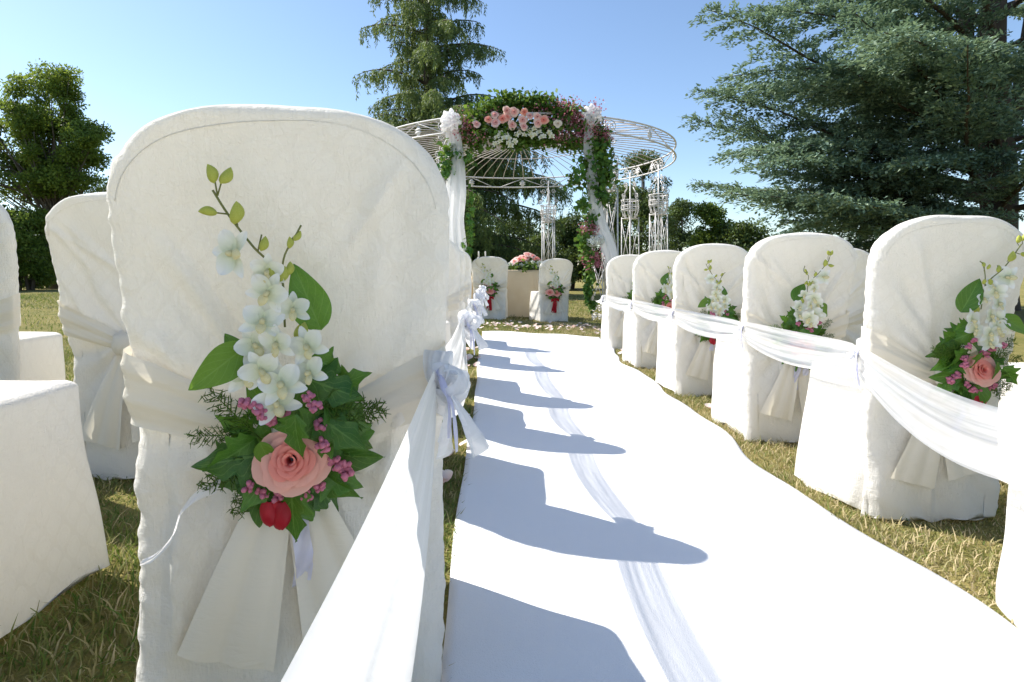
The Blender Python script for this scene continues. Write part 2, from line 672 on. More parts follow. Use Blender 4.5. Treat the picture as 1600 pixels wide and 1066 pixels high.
def build_grass():
    parts = []

    def patch(n, x0, x1, y0, y1, hmin, hmax, w):
        X = npr.uniform(x0, x1, n)
        Y = npr.uniform(y0, y1, n)
        cl = -0.088
        cr = 1.075 + 0.026 * np.sin(Y * 2.3) + 0.020 * np.sin(Y * 4.7 + 1.1) + 0.010 * np.sin(Y * 10.3) + np.where(Y > 3.4, 0.045 * (Y - 3.4), 0)
        keep = ~((X > cl - 0.004) & (X < cr + 0.004) & (Y < CARPET_END - 0.05))
        X, Y = X[keep], Y[keep]
        n = len(X)
        h = npr.uniform(hmin, hmax, n) * (0.75 + 0.35 * np.sin(X * 5.1 + np.sin(Y * 4)) * np.sin(Y * 6.3))
        parts.append((X, Y, h, np.full(n, w)))
    patch(62000, -2.6, -0.08, 0.35, 3.2, 0.016, 0.052, 0.0040)
    patch(64000, 1.0, 3.2, 0.7, 3.6, 0.014, 0.046, 0.0036)
    patch(60000, -4.5, 0.0, 3.2, 9, 0.018, 0.045, 0.005)
    patch(60000, 0.9, 4.0, 3.6, 9, 0.018, 0.04, 0.005)
    patch(16000, -0.3, 1.8, 6.7, 9.5, 0.02, 0.045, 0.006)
    patch(70000, -12, 8, 9, 19, 0.03, 0.07, 0.012)
    patch(25000, -14, -2, 4, 14, 0.025, 0.06, 0.009)
    patch(5500, -2.6, -0.1, 0.5, 4, 0.045, 0.085, 0.0038)
    patch(4500, 1.0, 3.4, 0.8, 4.5, 0.035, 0.07, 0.0034)
    patch(7000, -3.5, 3.5, 4, 9, 0.045, 0.08, 0.005)
    X = np.concatenate([p[0] for p in parts])
    Y = np.concatenate([p[1] for p in parts])
    h = np.concatenate([p[2] for p in parts])
    w = np.concatenate([p[3] for p in parts])
    n = len(X)
    Z = gz_np(X) - 0.004
    an = npr.uniform(0, 2 * PI, n)
    lean = npr.uniform(0.2, 1.5, n) * h
    la = npr.uniform(0, 2 * PI, n)
    S = np.stack([np.cos(an) * w * 0.5, np.sin(an) * w * 0.5, np.zeros(n)], 1)
    P = np.stack([X, Y, Z], 1)
    D1 = np.stack([np.cos(la) * lean * 0.35, np.sin(la) * lean * 0.35, h * 0.65], 1)
    D2 = np.stack([np.cos(la) * lean, np.sin(la) * lean, h], 1)
    V = np.empty((n, 5, 3), dtype=np.float32)
    V[:, 0] = P - S
    V[:, 1] = P + S
    V[:, 2] = P + D1 + S * 0.8
    V[:, 3] = P + D1 - S * 0.8
    V[:, 4] = P + D2
    base = (np.arange(n) * 5).astype(np.int32)
    loops = np.stack([base, base + 1, base + 2, base + 3, base + 3, base + 2, base + 4], 1).reshape(-1)
    me = bpy.data.meshes.new('grass')
    me.vertices.add(5 * n)
    me.vertices.foreach_set('co', V.reshape(-1))
    me.loops.add(7 * n)
    me.loops.foreach_set('vertex_index', loops)
    me.polygons.add(2 * n)
    st = np.empty((n, 2), dtype=np.int32)
    st[:, 0] = np.arange(n) * 7
    st[:, 1] = np.arange(n) * 7 + 4
    me.polygons.foreach_set('loop_start', st.reshape(-1))
    dry = 0.48 + 0.16 * np.sin(X * 1.9 + 0.8 * np.sin(Y * 2.3)) + 0.12 * np.sin(Y * 3.7 + X * 2.9) + npr.normal(0, 0.30, n)
    dry += np.where(X > 0.9, 0.18, 0.0) - np.where((X < -0.3) & (Y < 3.2), 0.02, 0)
    at = me.attributes.new('shade', 'FLOAT', 'POINT')
    at.data.foreach_set('value', np.repeat(np.clip(dry, 0, 1), 5).astype(np.float32))
    me.materials.append(M['blade'])
    me.update(calc_edges=True)
    o = link('grass', me)
    tag(o, 'short sun dried grass of the lawn', 'grass', kind='stuff')


build_grass()

# ------------------------------------------------------------------ trees
UP = Vector((0, 0, 1))


def polypath(p0, d0, length, n, droop=0.0, wig=0.05, rise=0.0, r=rnd):
    pts = [Vector(p0)]
    d = Vector(d0).normalized()
    for i in range(n):
        s = (i + 1) / n
        d = d + Vector((r.uniform(-wig, wig), r.uniform(-wig, wig), r.uniform(-wig, wig) * 0.6 - droop * s / n + rise / n))
        d.normalize()
        pts.append(pts[-1] + d * length / n)
    return pts


def at_path(pts, s):
    t = s * (len(pts) - 1)
    i = min(int(t), len(pts) - 2)
    k = t - i
    return pts[i].lerp(pts[i + 1], k), (pts[i + 1] - pts[i]).normalized()


def blue_cedar():
    rr = random.Random(21)
    Y = 13.0
    base = Vector((11.42, Y, gz(11.4)))
    root = tag(empty('cedar_tree', base), 'large blue grey cedar with layered branches filling the right sky', 'tree')
    tr = MB()
    hs = [0, 0.5, 1.5, 3, 4.5, 6, 8, 10, 13]
    tr.tube([(0.06 * math.sin(h * 0.8), 0.05 * math.cos(h), h - 0.3 if h == 0 else h) for h in hs], [0.50, 0.40, 0.35, 0.33, 0.31, 0.27, 0.2, 0.13, 0.03], 14)
    # second and third leaders beside the trunk, as in the photo
    tr.tube([(0.1, 0, 3.6), (0.55, -0.1, 5.0), (0.75, -0.2, 7.0), (0.8, 0, 11)], [0.2, 0.2, 0.17, 0.04], 10)
    tr.tube([(-0.05, 0.1, 4.2), (-0.4, 0.3, 5.6), (-0.45, 0.3, 8), (-0.4, 0.2, 11)], [0.16, 0.16, 0.12, 0.03], 10)
    tr.build('trunk', M['bark'], root)
    P, D, SH = [], [], []
    limbs = []
    # hand placed limbs that reach to the left: (height at the trunk, azimuth deg (180 = left), length, rise, droop)
    for t in ((4.1, 183, 7.6, 0.15, 0.22), (4.5, 196, 7.0, 0.2, 0.3), (3.9, 205, 6.6, 0.15, 0.3), (4.3, 172, 6.6, 0.15, 0.3),
              (5.3, 186, 6.4, 0.42, 0.35), (5.9, 176, 6.0, 0.45, 0.35), (5.6, 200, 5.6, 0.40, 0.4), (6.4, 190, 5.4, 0.45, 0.35), (7.0, 183, 5.2, 0.4, 0.35),
              (2.7, 182, 7.3, 0.12, 0.15), (2.5, 193, 7.2, 0.10, 0.2), (2.9, 204, 6.6, 0.15, 0.3), (2.6, 172, 7.0, 0.1, 0.25),
              (1.7, 186, 7.0, 0.10, 0.15), (1.5, 198, 6.8, 0.08, 0.12), (1.9, 176, 6.6, 0.1, 0.2), (1.6, 208, 6.2, 0.08, 0.2),
              (3.3, 188, 5.2, 0.15, 0.3), (3.2, 215, 5.0, 0.15, 0.3), (4.6, 222, 4.6, 0.2, 0.3), (2.2, 225, 5.2, 0.1, 0.25), (6.2, 222, 4.6, 0.3, 0.35),
              (2.0, 190, 5.0, 0.05, 0.2), (1.3, 183, 5.5, 0.02, 0.12), (3.6, 240, 3.6, 0.15, 0.3), (2.8, 262, 3.3, 0.15, 0.3), (5.2, 250, 3.4, 0.2, 0.3),
              (2.2, 285, 3.6, 0.1, 0.3), (3.7, 300, 3.8, 0.15, 0.3), (5.0, 290, 3.6, 0.2, 0.3), (6.5, 270, 3.4, 0.3, 0.3)):
        limbs.append(t)
    for k in range(11):
        limbs.append((0.9 + 0.36 * k + rr.uniform(-.1, .1), 178 + (k * 17) % 44, 5.6 + 1.7 * rr.random(), 0.12, rr.uniform(0.15, 0.32)))
    for k in range(26):
        h = rr.uniform(1.8, 12)
        limbs.append((h, rr.uniform(-80, 150), max(1.2, 6.0 * (1 - h / 14)), 0.25, 0.3))
    for k in range(16):
        h = rr.uniform(7.4, 12.5)
        limbs.append((h, rr.uniform(140, 290), max(1.2, 6.6 * (1 - h / 14.5)), 0.3, 0.3))
    for (h, az, L, rise, droop) in limbs:
        a = R(az + rr.uniform(-3, 3))
        d0 = Vector((math.cos(a), math.sin(a), 0.1 + rise * 0.6))
        pts = polypath((0, 0, h), d0, L, 12, droop * 2.2, 0.13, 0.1, rr)
        b = MB()
        b.tube(pts, [0.085 * (1 - i / 12.5) ** 1.5 * (0.6 + L / 14) + 0.008 for i in range(13)], 6)
        b.build('limb', M['bark'], root)
        shade0 = rr.uniform(-0.12, 0.12)
        n = int(L / 0.10)
        for i in range(n):
            s = 0.2 + 0.8 * (i + rr.random()) / n
            q, t = at_path(pts, min(s, 0.999))
            side = t.cross(UP).normalized() * (1 if i % 2 else -1)
            lb = (0.24 * L * (1 - s) ** 0.8 + 0.32) * rr.uniform(0.6, 1.15)
            sd = (side * rr.uniform(0.7, 1.1) + t * rr.uniform(0.4, 0.9) + UP * rr.uniform(-0.12, 0.16))
            sp = polypath(q, sd, lb, 5, 0.95, 0.13, 0.0, rr)
            m = max(3, int(lb / 0.075))
            for j in range(m):
                u = (j + rr.random()) / m
                e, te = at_path(sp, min(u, 0.999))
                for c in range(rr.randint(6, 8)):
                    dv = te * rr.uniform(0.2, 1.0) + side * rr.uniform(-0.9, 0.9) + t * rr.uniform(-0.3, 0.9) + UP * rr.uniform(-0.35, 0.55)
                    P.append((e.x + rr.gauss(0, 0.045), e.y + rr.gauss(0, 0.045), e.z + rr.gauss(0, 0.03) - 0.04 * (c > 5)))
                    D.append((dv.x, dv.y, dv.z))
                    SH.append(0.42 + shade0 + rr.gauss(0, 0.22))
    P, D = np.array(P), np.array(D)
    n = len(P)
    o = diamonds('crown', P, D, npr.uniform(0.07, 0.145, n), npr.uniform(0.030, 0.054, n), np.array(SH), M['cedar'], root, 0.5)
    tag(o, kind='stuff')
    print('blue cedar quads', n)
    return n


def interp_list(x, xs, ys):
    return float(np.interp(x, xs, ys))


def deodar():
    rr = random.Random(5)
    Y = 20.0
    X = (668 - 765) / 900 * Y
    base = Vector((X, Y, gz(X)))
    root = tag(empty('cedar_tree', base), 'tall weeping cedar with drooping green branches behind the gazebo', 'tree')
    Ht = 15.0
    tr = MB()
    tr.tube([(0.05 * math.sin(h), 0.04 * math.cos(h * 1.3), h - (0.3 if h == 0 else 0)) for h in (0, 1, 3, 5, 7, 9, 11, 13, Ht)], [0.36, 0.30, 0.25, 0.21, 0.17, 0.14, 0.10, 0.06, 0.02], 12)
    tr.build('trunk', M['bark'], root)
    P, D, SH, LL = [], [], [], []
    h = 0.8
    k = 0
    extra = [(3.4, -12), (3.8, 20), (4.3, -35), (4.6, 8), (4.9, -20), (5.1, 30), (4.1, 45), (4.7, -48)]
    while h < 14.2 or extra:
        az = k * 137.5 + rr.uniform(-20, 20)
        k += 1
        if h >= 14.2:
            h0_, az = extra.pop()
            h = h0_
        prof = interp_list(h, (0, 2, 4.9, 5.6, 6.5, 8, 11, 15), (4.4, 5.0, 4.7, 3.2, 2.8, 2.5, 1.75, 0.2))
        L = prof * rr.uniform(0.55, 1.12)
        a = R(az)
        d0 = Vector((math.cos(a), math.sin(a), 0.32))
        pts = polypath((0, 0, h), d0, L, 9, 1.55, 0.05, 0.0, rr)
        b = MB()
        b.tube(pts, [0.045 * (1 - i / 9.5) * (0.5 + L / 5) + 0.006 for i in range(10)], 5)
        b.build('limb', M['bark'], root)
        shade0 = rr.uniform(-0.15, 0.2)
        n = int(L / 0.15) + 3
        for i in range(n):
            s = 0.12 + 0.88 * (i + rr.random()) / n
            q, t = at_path(pts, min(s, 0.999))
            side = t.cross(UP).normalized() * (1 if i % 2 else -1)
            lb = (0.26 * L * (1 - s) + 0.2) * rr.uniform(0.5, 1.1)
            sp = polypath(q, side * rr.uniform(0.6, 1) + t * rr.uniform(0.3, 0.8), lb, 4, 1.6, 0.08, 0, rr)
            m = max(2, int(lb / 0.08))
            for j in range(m):
                e, te = at_path(sp, min((j + rr.random()) / m, 0.999))
                hl = rr.uniform(0.15, 0.5) * rr.choice((1, 1, 1.7)) * (1 if h < 10 else 0.75)
                dx, dy = rr.gauss(0, 0.06), rr.gauss(0, 0.06)
                g = int(hl / 0.075) + 1
                sh = 0.42 + shade0 + rr.gauss(0, 0.13)
                for c in range(g):
                    w = c / g
                    for z in range(3):
                        P.append((e.x + dx * w + rr.gauss(0, 0.022), e.y + dy * w + rr.gauss(0, 0.022), e.z - hl * w + 0.03))
                        D.append((rr.gauss(0, 0.45) + te.x * 0.4 * (1 - w), rr.gauss(0, 0.45) + te.y * 0.4 * (1 - w), -0.8 + rr.gauss(0, 0.3)))
                        SH.append(sh + rr.gauss(0, 0.08))
        if k > 1 and not (h < 14.2 and len(extra) == 8):
            h = 14.3
            continue
        h += 0.085 if h < 5.0 else rr.uniform(0.075, 0.17)
    P, D = np.array(P), np.array(D)
    n = len(P)
    o = diamonds('crown', P, D, npr.uniform(0.09, 0.18, n), npr.uniform(0.024, 0.046, n), np.array(SH), M['deodar'], root)
    print('deodar quads', n)
    tag(o, kind='stuff')
    return n


def broad_tree(name, label, base, lobes, leaf, per, seed, mat, trunk_r=0.2, trunk_top=2.0, cat='tree', stems=1, bark='bark_grey', csize=0.42, gap=1.0):
    """lobes: (cx, cy, cz, rx, ry, rz, clusters) relative to base"""
    rr = random.Random(seed)
    root = tag(empty(name, base), label, cat)
    tr = MB()
    top = Vector((0.05, 0, trunk_top))
    if stems == 1:
        tr.tube([(0, 0, -0.2), (0.03, 0.02, trunk_top * 0.5), top, top + Vector((0.1, 0.05, trunk_top * 0.7)), top + Vector((0.05, 0.1, trunk_top * 1.4))],
                [trunk_r * 1.25, trunk_r, trunk_r * 0.85, trunk_r * 0.5, trunk_r * 0.12], 10)
    else:
        for s in range(stems):
            a = s * 2 * PI / stems
            tr.tube([(0.05 * math.cos(a), 0.05 * math.sin(a), -0.1), (0.25 * math.cos(a), 0.25 * math.sin(a), trunk_top)], [trunk_r, trunk_r * 0.4], 6)
    PP, DD, SS = [], [], []
    for (cx, cy, cz, rx, ry, rz, nc) in lobes:
        for k in range(nc):
            while True:
                v = Vector((rr.gauss(0, 1), rr.gauss(0, 1), rr.gauss(0, 1)))
                if v.length > 0.1:
                    break
            v.normalize()
            v *= rr.uniform(0.45, 1.0) ** 0.6
            c = Vector((cx + v.x * rx, cy + v.y * ry, cz + v.z * rz))
            if k % 2 == 0:
                st = Vector((0.05, 0, min(trunk_top * rr.uniform(0.7, 1.3), max(c.z * 0.7, 0.2))))
                mid = st.lerp(c, 0.5) + Vector((rr.uniform(-.15, .15), rr.uniform(-.15, .15), -0.15))
                lb = MB()
                lb.tube([st, mid, c], [trunk_r * 0.30, trunk_r * 0.16, 0.01], 5)
                lb.build('limb', M[bark], root)
            r = csize * rr.uniform(0.65, 1.25)
            m = int(per * rr.uniform(0.7, 1.2))
            g = npr.normal(size=(m, 3))
            g /= np.maximum(np.linalg.norm(g, axis=1, keepdims=True), 1e-6)
            rad = (npr.uniform(0, 1, (m, 1)) ** 0.5) * r
            pts = np.array([c.x, c.y, c.z]) + g * rad * np.array([1.15, 1.15, 0.7])
            PP.append(pts)
            DD.append(g * 0.6 + npr.normal(0, 0.6, (m, 3)) + np.array([0, 0, -0.15]))
            SS.append(np.clip(rr.uniform(0.15, 0.7) + npr.normal(0, 0.17, m), 0, 1))
    tr.build('trunk', M[bark], root)
    P, D, S = np.concatenate(PP), np.concatenate(DD), np.concatenate(SS)
    n = len(P)
    o = diamonds('crown', P, D, npr.uniform(0.7, 1.3, n) * leaf, npr.uniform(0.4, 0.65, n) * leaf, S, M[mat], root)
    tag(o, kind='stuff')
    return root


def g0(X, Y):
    return Vector((X, Y, gz(X)))


def build_trees():
    blue_cedar()
    deodar()
    Y = 20.0
    bx = (86 - 765) / 900 * Y
    f = Y / 900
    zc = lambda y: H - (y - 425) * f - gz(bx)
    xc = lambda x: (x - 86) * f
    broad_tree('broadleaf_tree', 'bushy green broadleaf tree with rounded crown at the far left', g0(bx, Y),
               [(xc(70), 0, zc(165), 1.15, 1.3, 1.1, 46), (xc(20), 0.2, zc(215), 1.5, 1.6, 1.2, 46), (xc(95), 0, zc(225), 1.2, 1.3, 1.1, 40),
                (xc(142), -0.2, zc(225), 0.62, 0.9, 0.75, 22), (xc(115), 0, zc(280), 0.9, 1.1, 0.6, 18), (xc(60), 0, zc(285), 1.6, 1.4, 0.7, 34), (xc(-40), 0, zc(250), 1.4, 1.4, 1.4, 24), (xc(90), 0, zc(125), 0.45, 0.6, 0.5, 10)],
               0.11, 235, 31, 'broad', 0.15, 2.6, csize=0.38)
    # shrubs under the left tree
    for i, (x, yt, w, Yd, lab, m) in enumerate((
            (-20, 300, 60, 17.5, 'dark leafy shrub at the left frame edge beneath the broadleaf tree', 'broad'),
            (28, 318, 40, 18.5, 'yellow green lit shrub beneath the broadleaf tree at far left', 'broad'),
            (48, 322, 34, 18.5, 'bright green shrub between the two left chairs at the foot of the broadleaf tree', 'broad'),
            (78, 372, 36, 21.0, 'low dark shrub beside the second row chair at far left', 'shrub'),
            (172, 268, 20, 30.0, 'distant small tree top showing between two left chairs', 'shrub'),
            (128, 350, 45, 24.0, 'rounded shrub right of the broadleaf tree behind the left chair', 'shrub'))):
        f = Yd / 900
        X = (x - 765) * f
        b = g0(X, Yd)
        top = H - (yt - 425) * f - b.z
        rx = w * f
        broad_tree('shrub', lab, b, [(0, 0, top * 0.68, rx, rx, top * 0.30, 20), (rx * 0.1, 0, top * 0.30, rx * 1.15, rx * 1.1, top * 0.28, 22)],
                   0.10, 260, 50 + i, m, 0.06, top * 0.5, 'shrub', 3, csize=max(0.3, rx * 0.4))
    # dark trees and shrubs behind the gazebo, left to right
    for i, (x, yt, w, Yd, lab, m) in enumerate((
            (735, 365, 42, 27, 'dark shrub behind the left chair at the altar', 'shrub'),
            (800, 340, 46, 29, 'dark round shrub behind the table flowers', 'shrub'),
            (850, 372, 36, 26, 'low dark shrub behind the right chair at the altar', 'shrub'),
            (893, 335, 34, 28, 'dark shrub in the gap left of the ivy covered post', 'shrub'),
            (950, 290, 40, 27, 'dark tree right behind the ivy covered post', 'shrub'),
            (1000, 222, 42, 26, 'dark upright tree behind the right side of the gazebo', 'shrub'),
            (1062, 308, 30, 30, 'olive tree with ragged top just right of the gazebo', 'shrub'),
            (1112, 318, 30, 25, 'yellow green shrub under the tip of the blue cedar', 'broad'),
            (1170, 352, 46, 24, 'dark shrub behind the right row chairs under the cedar', 'shrub'))):
        f = Yd / 900
        X = (x - 765) * f
        b = g0(X, Yd)
        top = H - (yt - 425) * f - b.z
        rx = w * f * 1.25
        tall = top > 4
        lobes = [(0, 0, top * 0.72, rx * 0.62, rx * 0.6, top * 0.28, 22), (rx * 0.05, 0, top * 0.36, rx, rx, top * 0.32, 30)]
        broad_tree('background_tree' if tall else 'shrub', lab, b, lobes, 0.13, 330, 80 + i, m, 0.09, top * 0.4, 'tree' if tall else 'shrub', 1 if tall else 3, 'bark', csize=max(0.36, rx * 0.38))


build_trees()


# ------------------------------------------------------------------ gazebo
GC = Vector((0.60, 11.6, 0))
GR = 3.0
ZU, ZL = 3.09, 2.86


def spiral(c, r0, r1, turns, a0, plane_u, plane_v, n=22):
    pts = []
    for i in range(n + 1):
        s = i / n
        a = a0 + turns * 2 * PI * s
        r = r0 + (r1 - r0) * s
        pts.append(Vector(c) + Vector(plane_u) * (math.cos(a) * r) + Vector(plane_v) * (math.sin(a) * r))
    return pts


COL_ANG = [17, 60, 80, 157, 204, 250, 290, 327]


def gpos(deg, r=GR):
    a = R(deg)
    return Vector((GC.x + r * math.sin(a), GC.y + r * math.cos(a), 0))


def build_gazebo():
    root = tag(empty('iron_gazebo', (GC.x, GC.y, gz(GC.x))), 'round white wrought iron gazebo with spoked roof and scrolled columns', 'gazebo')
    oz = gz(GC.x)

    def loc(deg, r, z):
        a = R(deg)
        return Vector((r * math.sin(a), r * math.cos(a), z - oz))
    # rails
    for z, rr_ in ((ZU, 0.016), (ZL, 0.016)):
        b = MB()
        b.tube([loc(d, GR, z) for d in range(0, 361, 4)], rr_, 6, False)
        b.build('ring_rail', M['iron'], root)
    # truss bars and leaf ornaments between the rails, scroll pairs at the columns
    for i in range(len(COL_ANG)):
        a0 = COL_ANG[i]
        a1 = COL_ANG[(i + 1) % len(COL_ANG)]
        if a1 < a0:
            a1 += 360
        for half in range(2):
            s0 = a0 + (a1 - a0) * (half * 0.5)
            s1 = a0 + (a1 - a0) * (half * 0.5 + 0.5)
            b = MB()
            m = (s0 + s1) / 2
            b.tube([loc(s0 + 1.5, GR, ZL), loc(m, GR, ZU - 0.012)], 0.009, 5)
            b.tube([loc(m, GR, ZU - 0.012), loc(s1 - 1.5, GR, ZL)], 0.009, 5)
            b.build('truss', M['iron'], root)
            o = MB()
            for q in (m, ):
                c = loc(q, GR - 0.012, ZL + 0.075)
                tz = Vector((math.cos(R(q)), -math.sin(R(q)), 0))

                def f(a, t, c=c, tz=tz):
                    w = 0.062 * math.sin(PI * min(1, t * 1.02)) ** 0.7 * (1 + 0.35 * math.sin(t * 22))
                    th = 2 * PI * a
                    nrm = Vector((tz.y, -tz.x, 0))
                    return c + tz * (w * math.cos(th)) + nrm * (0.25 * w * math.sin(th)) + UP * (t * 0.17 - 0.06)
                o.grid(f, 8, 14, True)
            o.build('leaf_ornament', M['iron'], root)
    for d in COL_ANG:
        b = MB()
        for e in (-1, 1):
            c = loc(d + e * 2.4, GR, (ZU + ZL) / 2)
            u = Vector((math.cos(R(d)), -math.sin(R(d)), 0)) * e
            b.tube(spiral(c, 0.012, 0.10, 1.6, 0, u, UP, 20), 0.009, 5)
        b.build('ring_scroll', M['iron'], root)
    # spokes
    for k in range(72):
        d = k * 5
        b = MB()
        hub = loc(d, 0.22, 3.34)
        mid = loc(d, GR * 0.55, 3.30)
        b.tube([hub, mid, loc(d, GR * 0.88, 3.17), loc(d, GR, ZU - 0.03)], 0.0085, 4)
        b.build('spoke', M['rod'], root)
    b = MB()
    b.tube([loc(d, 0.22, 3.34) for d in range(0, 361, 12)], 0.014, 6, False)
    b.tube([loc(d, GR * 0.55, 3.315) for d in range(0, 361, 6)], 0.008, 5, False)
    b.build('hub_ring', M['rod'], root)
    # columns
    hw = 0.14
    poles = MB()
    for sx in (-1, 1):
        for sy in (-1, 1):
            poles.tube([(sx * hw, sy * hw, -0.05), (sx * hw * 0.95, sy * hw * 0.95, 2.05)], 0.0125, 6)
    poles.tube([(0, 0, 0.4), (0, 0, ZU - 0.02)], 0.016, 6)
    for zt in (0.32, 2.02):
        q = [(-hw, -hw, zt), (hw, -hw, zt), (hw, hw, zt), (-hw, hw, zt), (-hw, -hw, zt)]
        for i in range(4):
            poles.tube([q[i], q[i + 1]], 0.009, 5)
    brace = MB()
    for s in (-1, 1):
        for (z0, z1) in ((0.95, 2.0), (0.32, 0.95)):
            brace.tube([(-hw, s * hw, z0), (hw, s * hw, z1)], 0.007, 5)
            brace.tube([(hw, s * hw, z0), (-hw, s * hw, z1)], 0.007, 5)
            brace.tube([(s * hw, -hw, z0), (s * hw, hw, z1)], 0.007, 5)
            brace.tube([(s * hw, hw, z0), (s * hw, -hw, z1)], 0.007, 5)
    cap = MB()
    for k in range(12):
        a = k * PI / 6
        prof = [(0.10, 2.02), (0.15, 2.08), (0.19, 2.20), (0.195, 2.30), (0.18, 2.38), (0.20, 2.43)]
        cap.tube([(math.cos(a) * r, math.sin(a) * r, z) for r, z in prof], 0.010, 5)
    for r, z in ((0.10, 2.02), (0.195, 2.22), (0.197, 2.31), (0.20, 2.43)):
        cap.tube([(math.cos(R(d)) * r, math.sin(R(d)) * r, z) for d in range(0, 361, 20)], 0.012, 5, False)
    for k in range(8):
        a = k * PI / 4
        u = Vector((-math.sin(a), math.cos(a), 0))
        c = Vector((math.cos(a) * 0.195, math.sin(a) * 0.195, 2.265))
        cap.tube(spiral(c, 0.006, 0.042, 1.4, 0, u, UP, 14), 0.007, 4)
        c2 = Vector((math.cos(a) * 0.165, math.sin(a) * 0.165, 2.10))
        cap.tube(spiral(c2, 0.006, 0.045, 1.4, PI, u, UP, 14), 0.007, 4)
    scr = MB()
    for k in range(4):
        a = k * PI / 2
        u = Vector((math.cos(a), math.sin(a), 0))
        scr.tube(spiral(u * 0.20 + UP * 2.52, 0.012, 0.06, 1.5, 0, u, UP, 18) + [u * 0.17 + UP * 2.62, u * 0.09 + UP * 2.72], 0.009, 5)
        scr.tube(spiral(u * 0.13 + UP * 2.80, 0.010, 0.06, 1.5, PI, u, UP, 18), 0.009, 5)
    basep = MB()
    for s in (-1, 1):
        for t in (-1, 1):
            for zz in (0.09, 0.22):
                basep.tube(spiral((s * 0.075, t * (hw + 0.01), zz), 0.008, 0.055, 1.5, 0 if s > 0 else PI, (s, 0, 0), UP, 16), 0.008, 5)
                basep.tube(spiral((t * (hw + 0.01), s * 0.075, zz), 0.008, 0.055, 1.5, 0 if s > 0 else PI, (0, s, 0), UP, 16), 0.008, 5)
    pm, bm_, cm, sm, bs = poles.mesh('column', M['iron']), brace.mesh('cross_brace', M['iron']), cap.mesh('capital', M['iron']), scr.mesh('scroll', M['iron']), basep.mesh('base_scroll', M['iron'])
    for d in COL_ANG:
        c = link('column', pm, root, loc(d, GR, oz))
        c.rotation_euler = (0, 0, R(-d))
        c.location.z = gz(gpos(d).x) - oz
        for nm, me in (('cross_brace', bm_), ('capital', cm), ('scroll', sm), ('base_scroll', bs)):
            link(nm, me, c)
    # arch over the entrance between the two front posts
    pl, pr = loc(204, GR, 0), loc(157, GR, 0)
    b = MB()
    for off in (0, 0.22):
        pts = []
        for i in range(17):
            s = i / 16
            p = pl.lerp(pr, s)
            p.z = 2.70 + 0.42 * math.sin(PI * s) - oz - off
            pts.append(p)
        b.tube(pts, 0.013, 6)
    b.build('arch', M['iron'], root)
    b = MB()
    t = pl.lerp(pr, 0.42)
    t.z = 3.3 - oz
    b.tube([t - UP * 0.3, t + UP * 0.12, t + UP * 0.22], [0.012, 0.012, 0.003], 6)
    b.ball(t + UP * 0.12, 0.03, 8, 6)
    b.build('finial', M['iron'], root)


build_gazebo()


# ------------------------------------------------------------------ chairs
def lerp(a, b, t):
    return a + (b - a) * t


def interp(x, xs, ys):
    return float(np.interp(x, xs, ys))


HC = 0.93          # chair height
ARCH0 = 0.775


OUT = {1.0: (0.226, 0.226, 0.226, 0.228, 0.232, 2.7), 2.6: (0.200, 0.203, 0.212, 0.225, 0.236, 2.55), 4.3: (0.206, 0.208, 0.214, 0.226, 0.236, 2.7), 5.7: (0.204, 0.205, 0.210, 0.224, 0.236, 2.6)}
FLARE = {1.0: 0.02, 2.6: 0.08, 4.3: 0.12, 5.7: 0.30}


def half_w(z, seed=1.0):
    o = OUT[seed]
    if z <= ARCH0:
        return interp(z, [0, 0.2, 0.45, 0.62, ARCH0], o[:5])
    s = min(1.0, (z - ARCH0) / (HC - ARCH0))
    return o[4] * (1 - s ** o[5]) ** (1 / (o[5] - 0.1))


CREASES = {}
for _sd in OUT:
    _r = random.Random(int(_sd * 10))
    cl = []
    for _k in range(11):
        sx_ = _r.choice((-1, 1))
        z0_ = _r.uniform(0.60, 0.86)
        cl.append((sx_ * _r.uniform(0.12, 0.22), z0_, sx_ * _r.uniform(-0.02, 0.13), z0_ - _r.uniform(0.10, 0.28), _r.uniform(0.006, 0.013) * _r.choice((1, 1, -1)), _r.uniform(0.008, 0.018)))
    for _k in range(6):
        x0_ = _r.uniform(-0.2, 0.2)
        cl.append((x0_, _r.uniform(0.36, 0.44), x0_ * 1.15 + _r.uniform(-.04, .04), _r.uniform(0.02, 0.16), _r.uniform(0.006, 0.012), _r.uniform(0.010, 0.02)))
    CREASES[_sd] = cl


def crease(x, z, seed):
    d = 0.0
    for (x0, z0, x1, z1, amp, wd) in CREASES[seed]:
        dx, dz = x1 - x0, z1 - z0
        L2 = dx * dx + dz * dz
        t = ((x - x0) * dx + (z - z0) * dz) / L2
        if t < -0.1 or t > 1.1:
            continue
        q = abs((x - x0) * dz - (z - z0) * dx) / math.sqrt(L2)
        if q < 3 * wd:
            tt = min(1, max(0, t))
            d += amp * math.exp(-(q / wd) ** 2) * math.sin(PI * min(1, max(0, (t + 0.1) / 1.2))) ** 0.7
    return d


def back_y(z):
    return interp(z, [0, 0.35, 0.5, 0.7, HC], [0.0, 0.0, -0.014, -0.056, -0.118])


def hollow(x, z):
    """the chair back is dished: its middle lies deeper than its rim"""
    return 0.026 * max(0.0, 1 - (x / 0.225) ** 2) * math.exp(-((z - 0.70) / 0.17) ** 2)


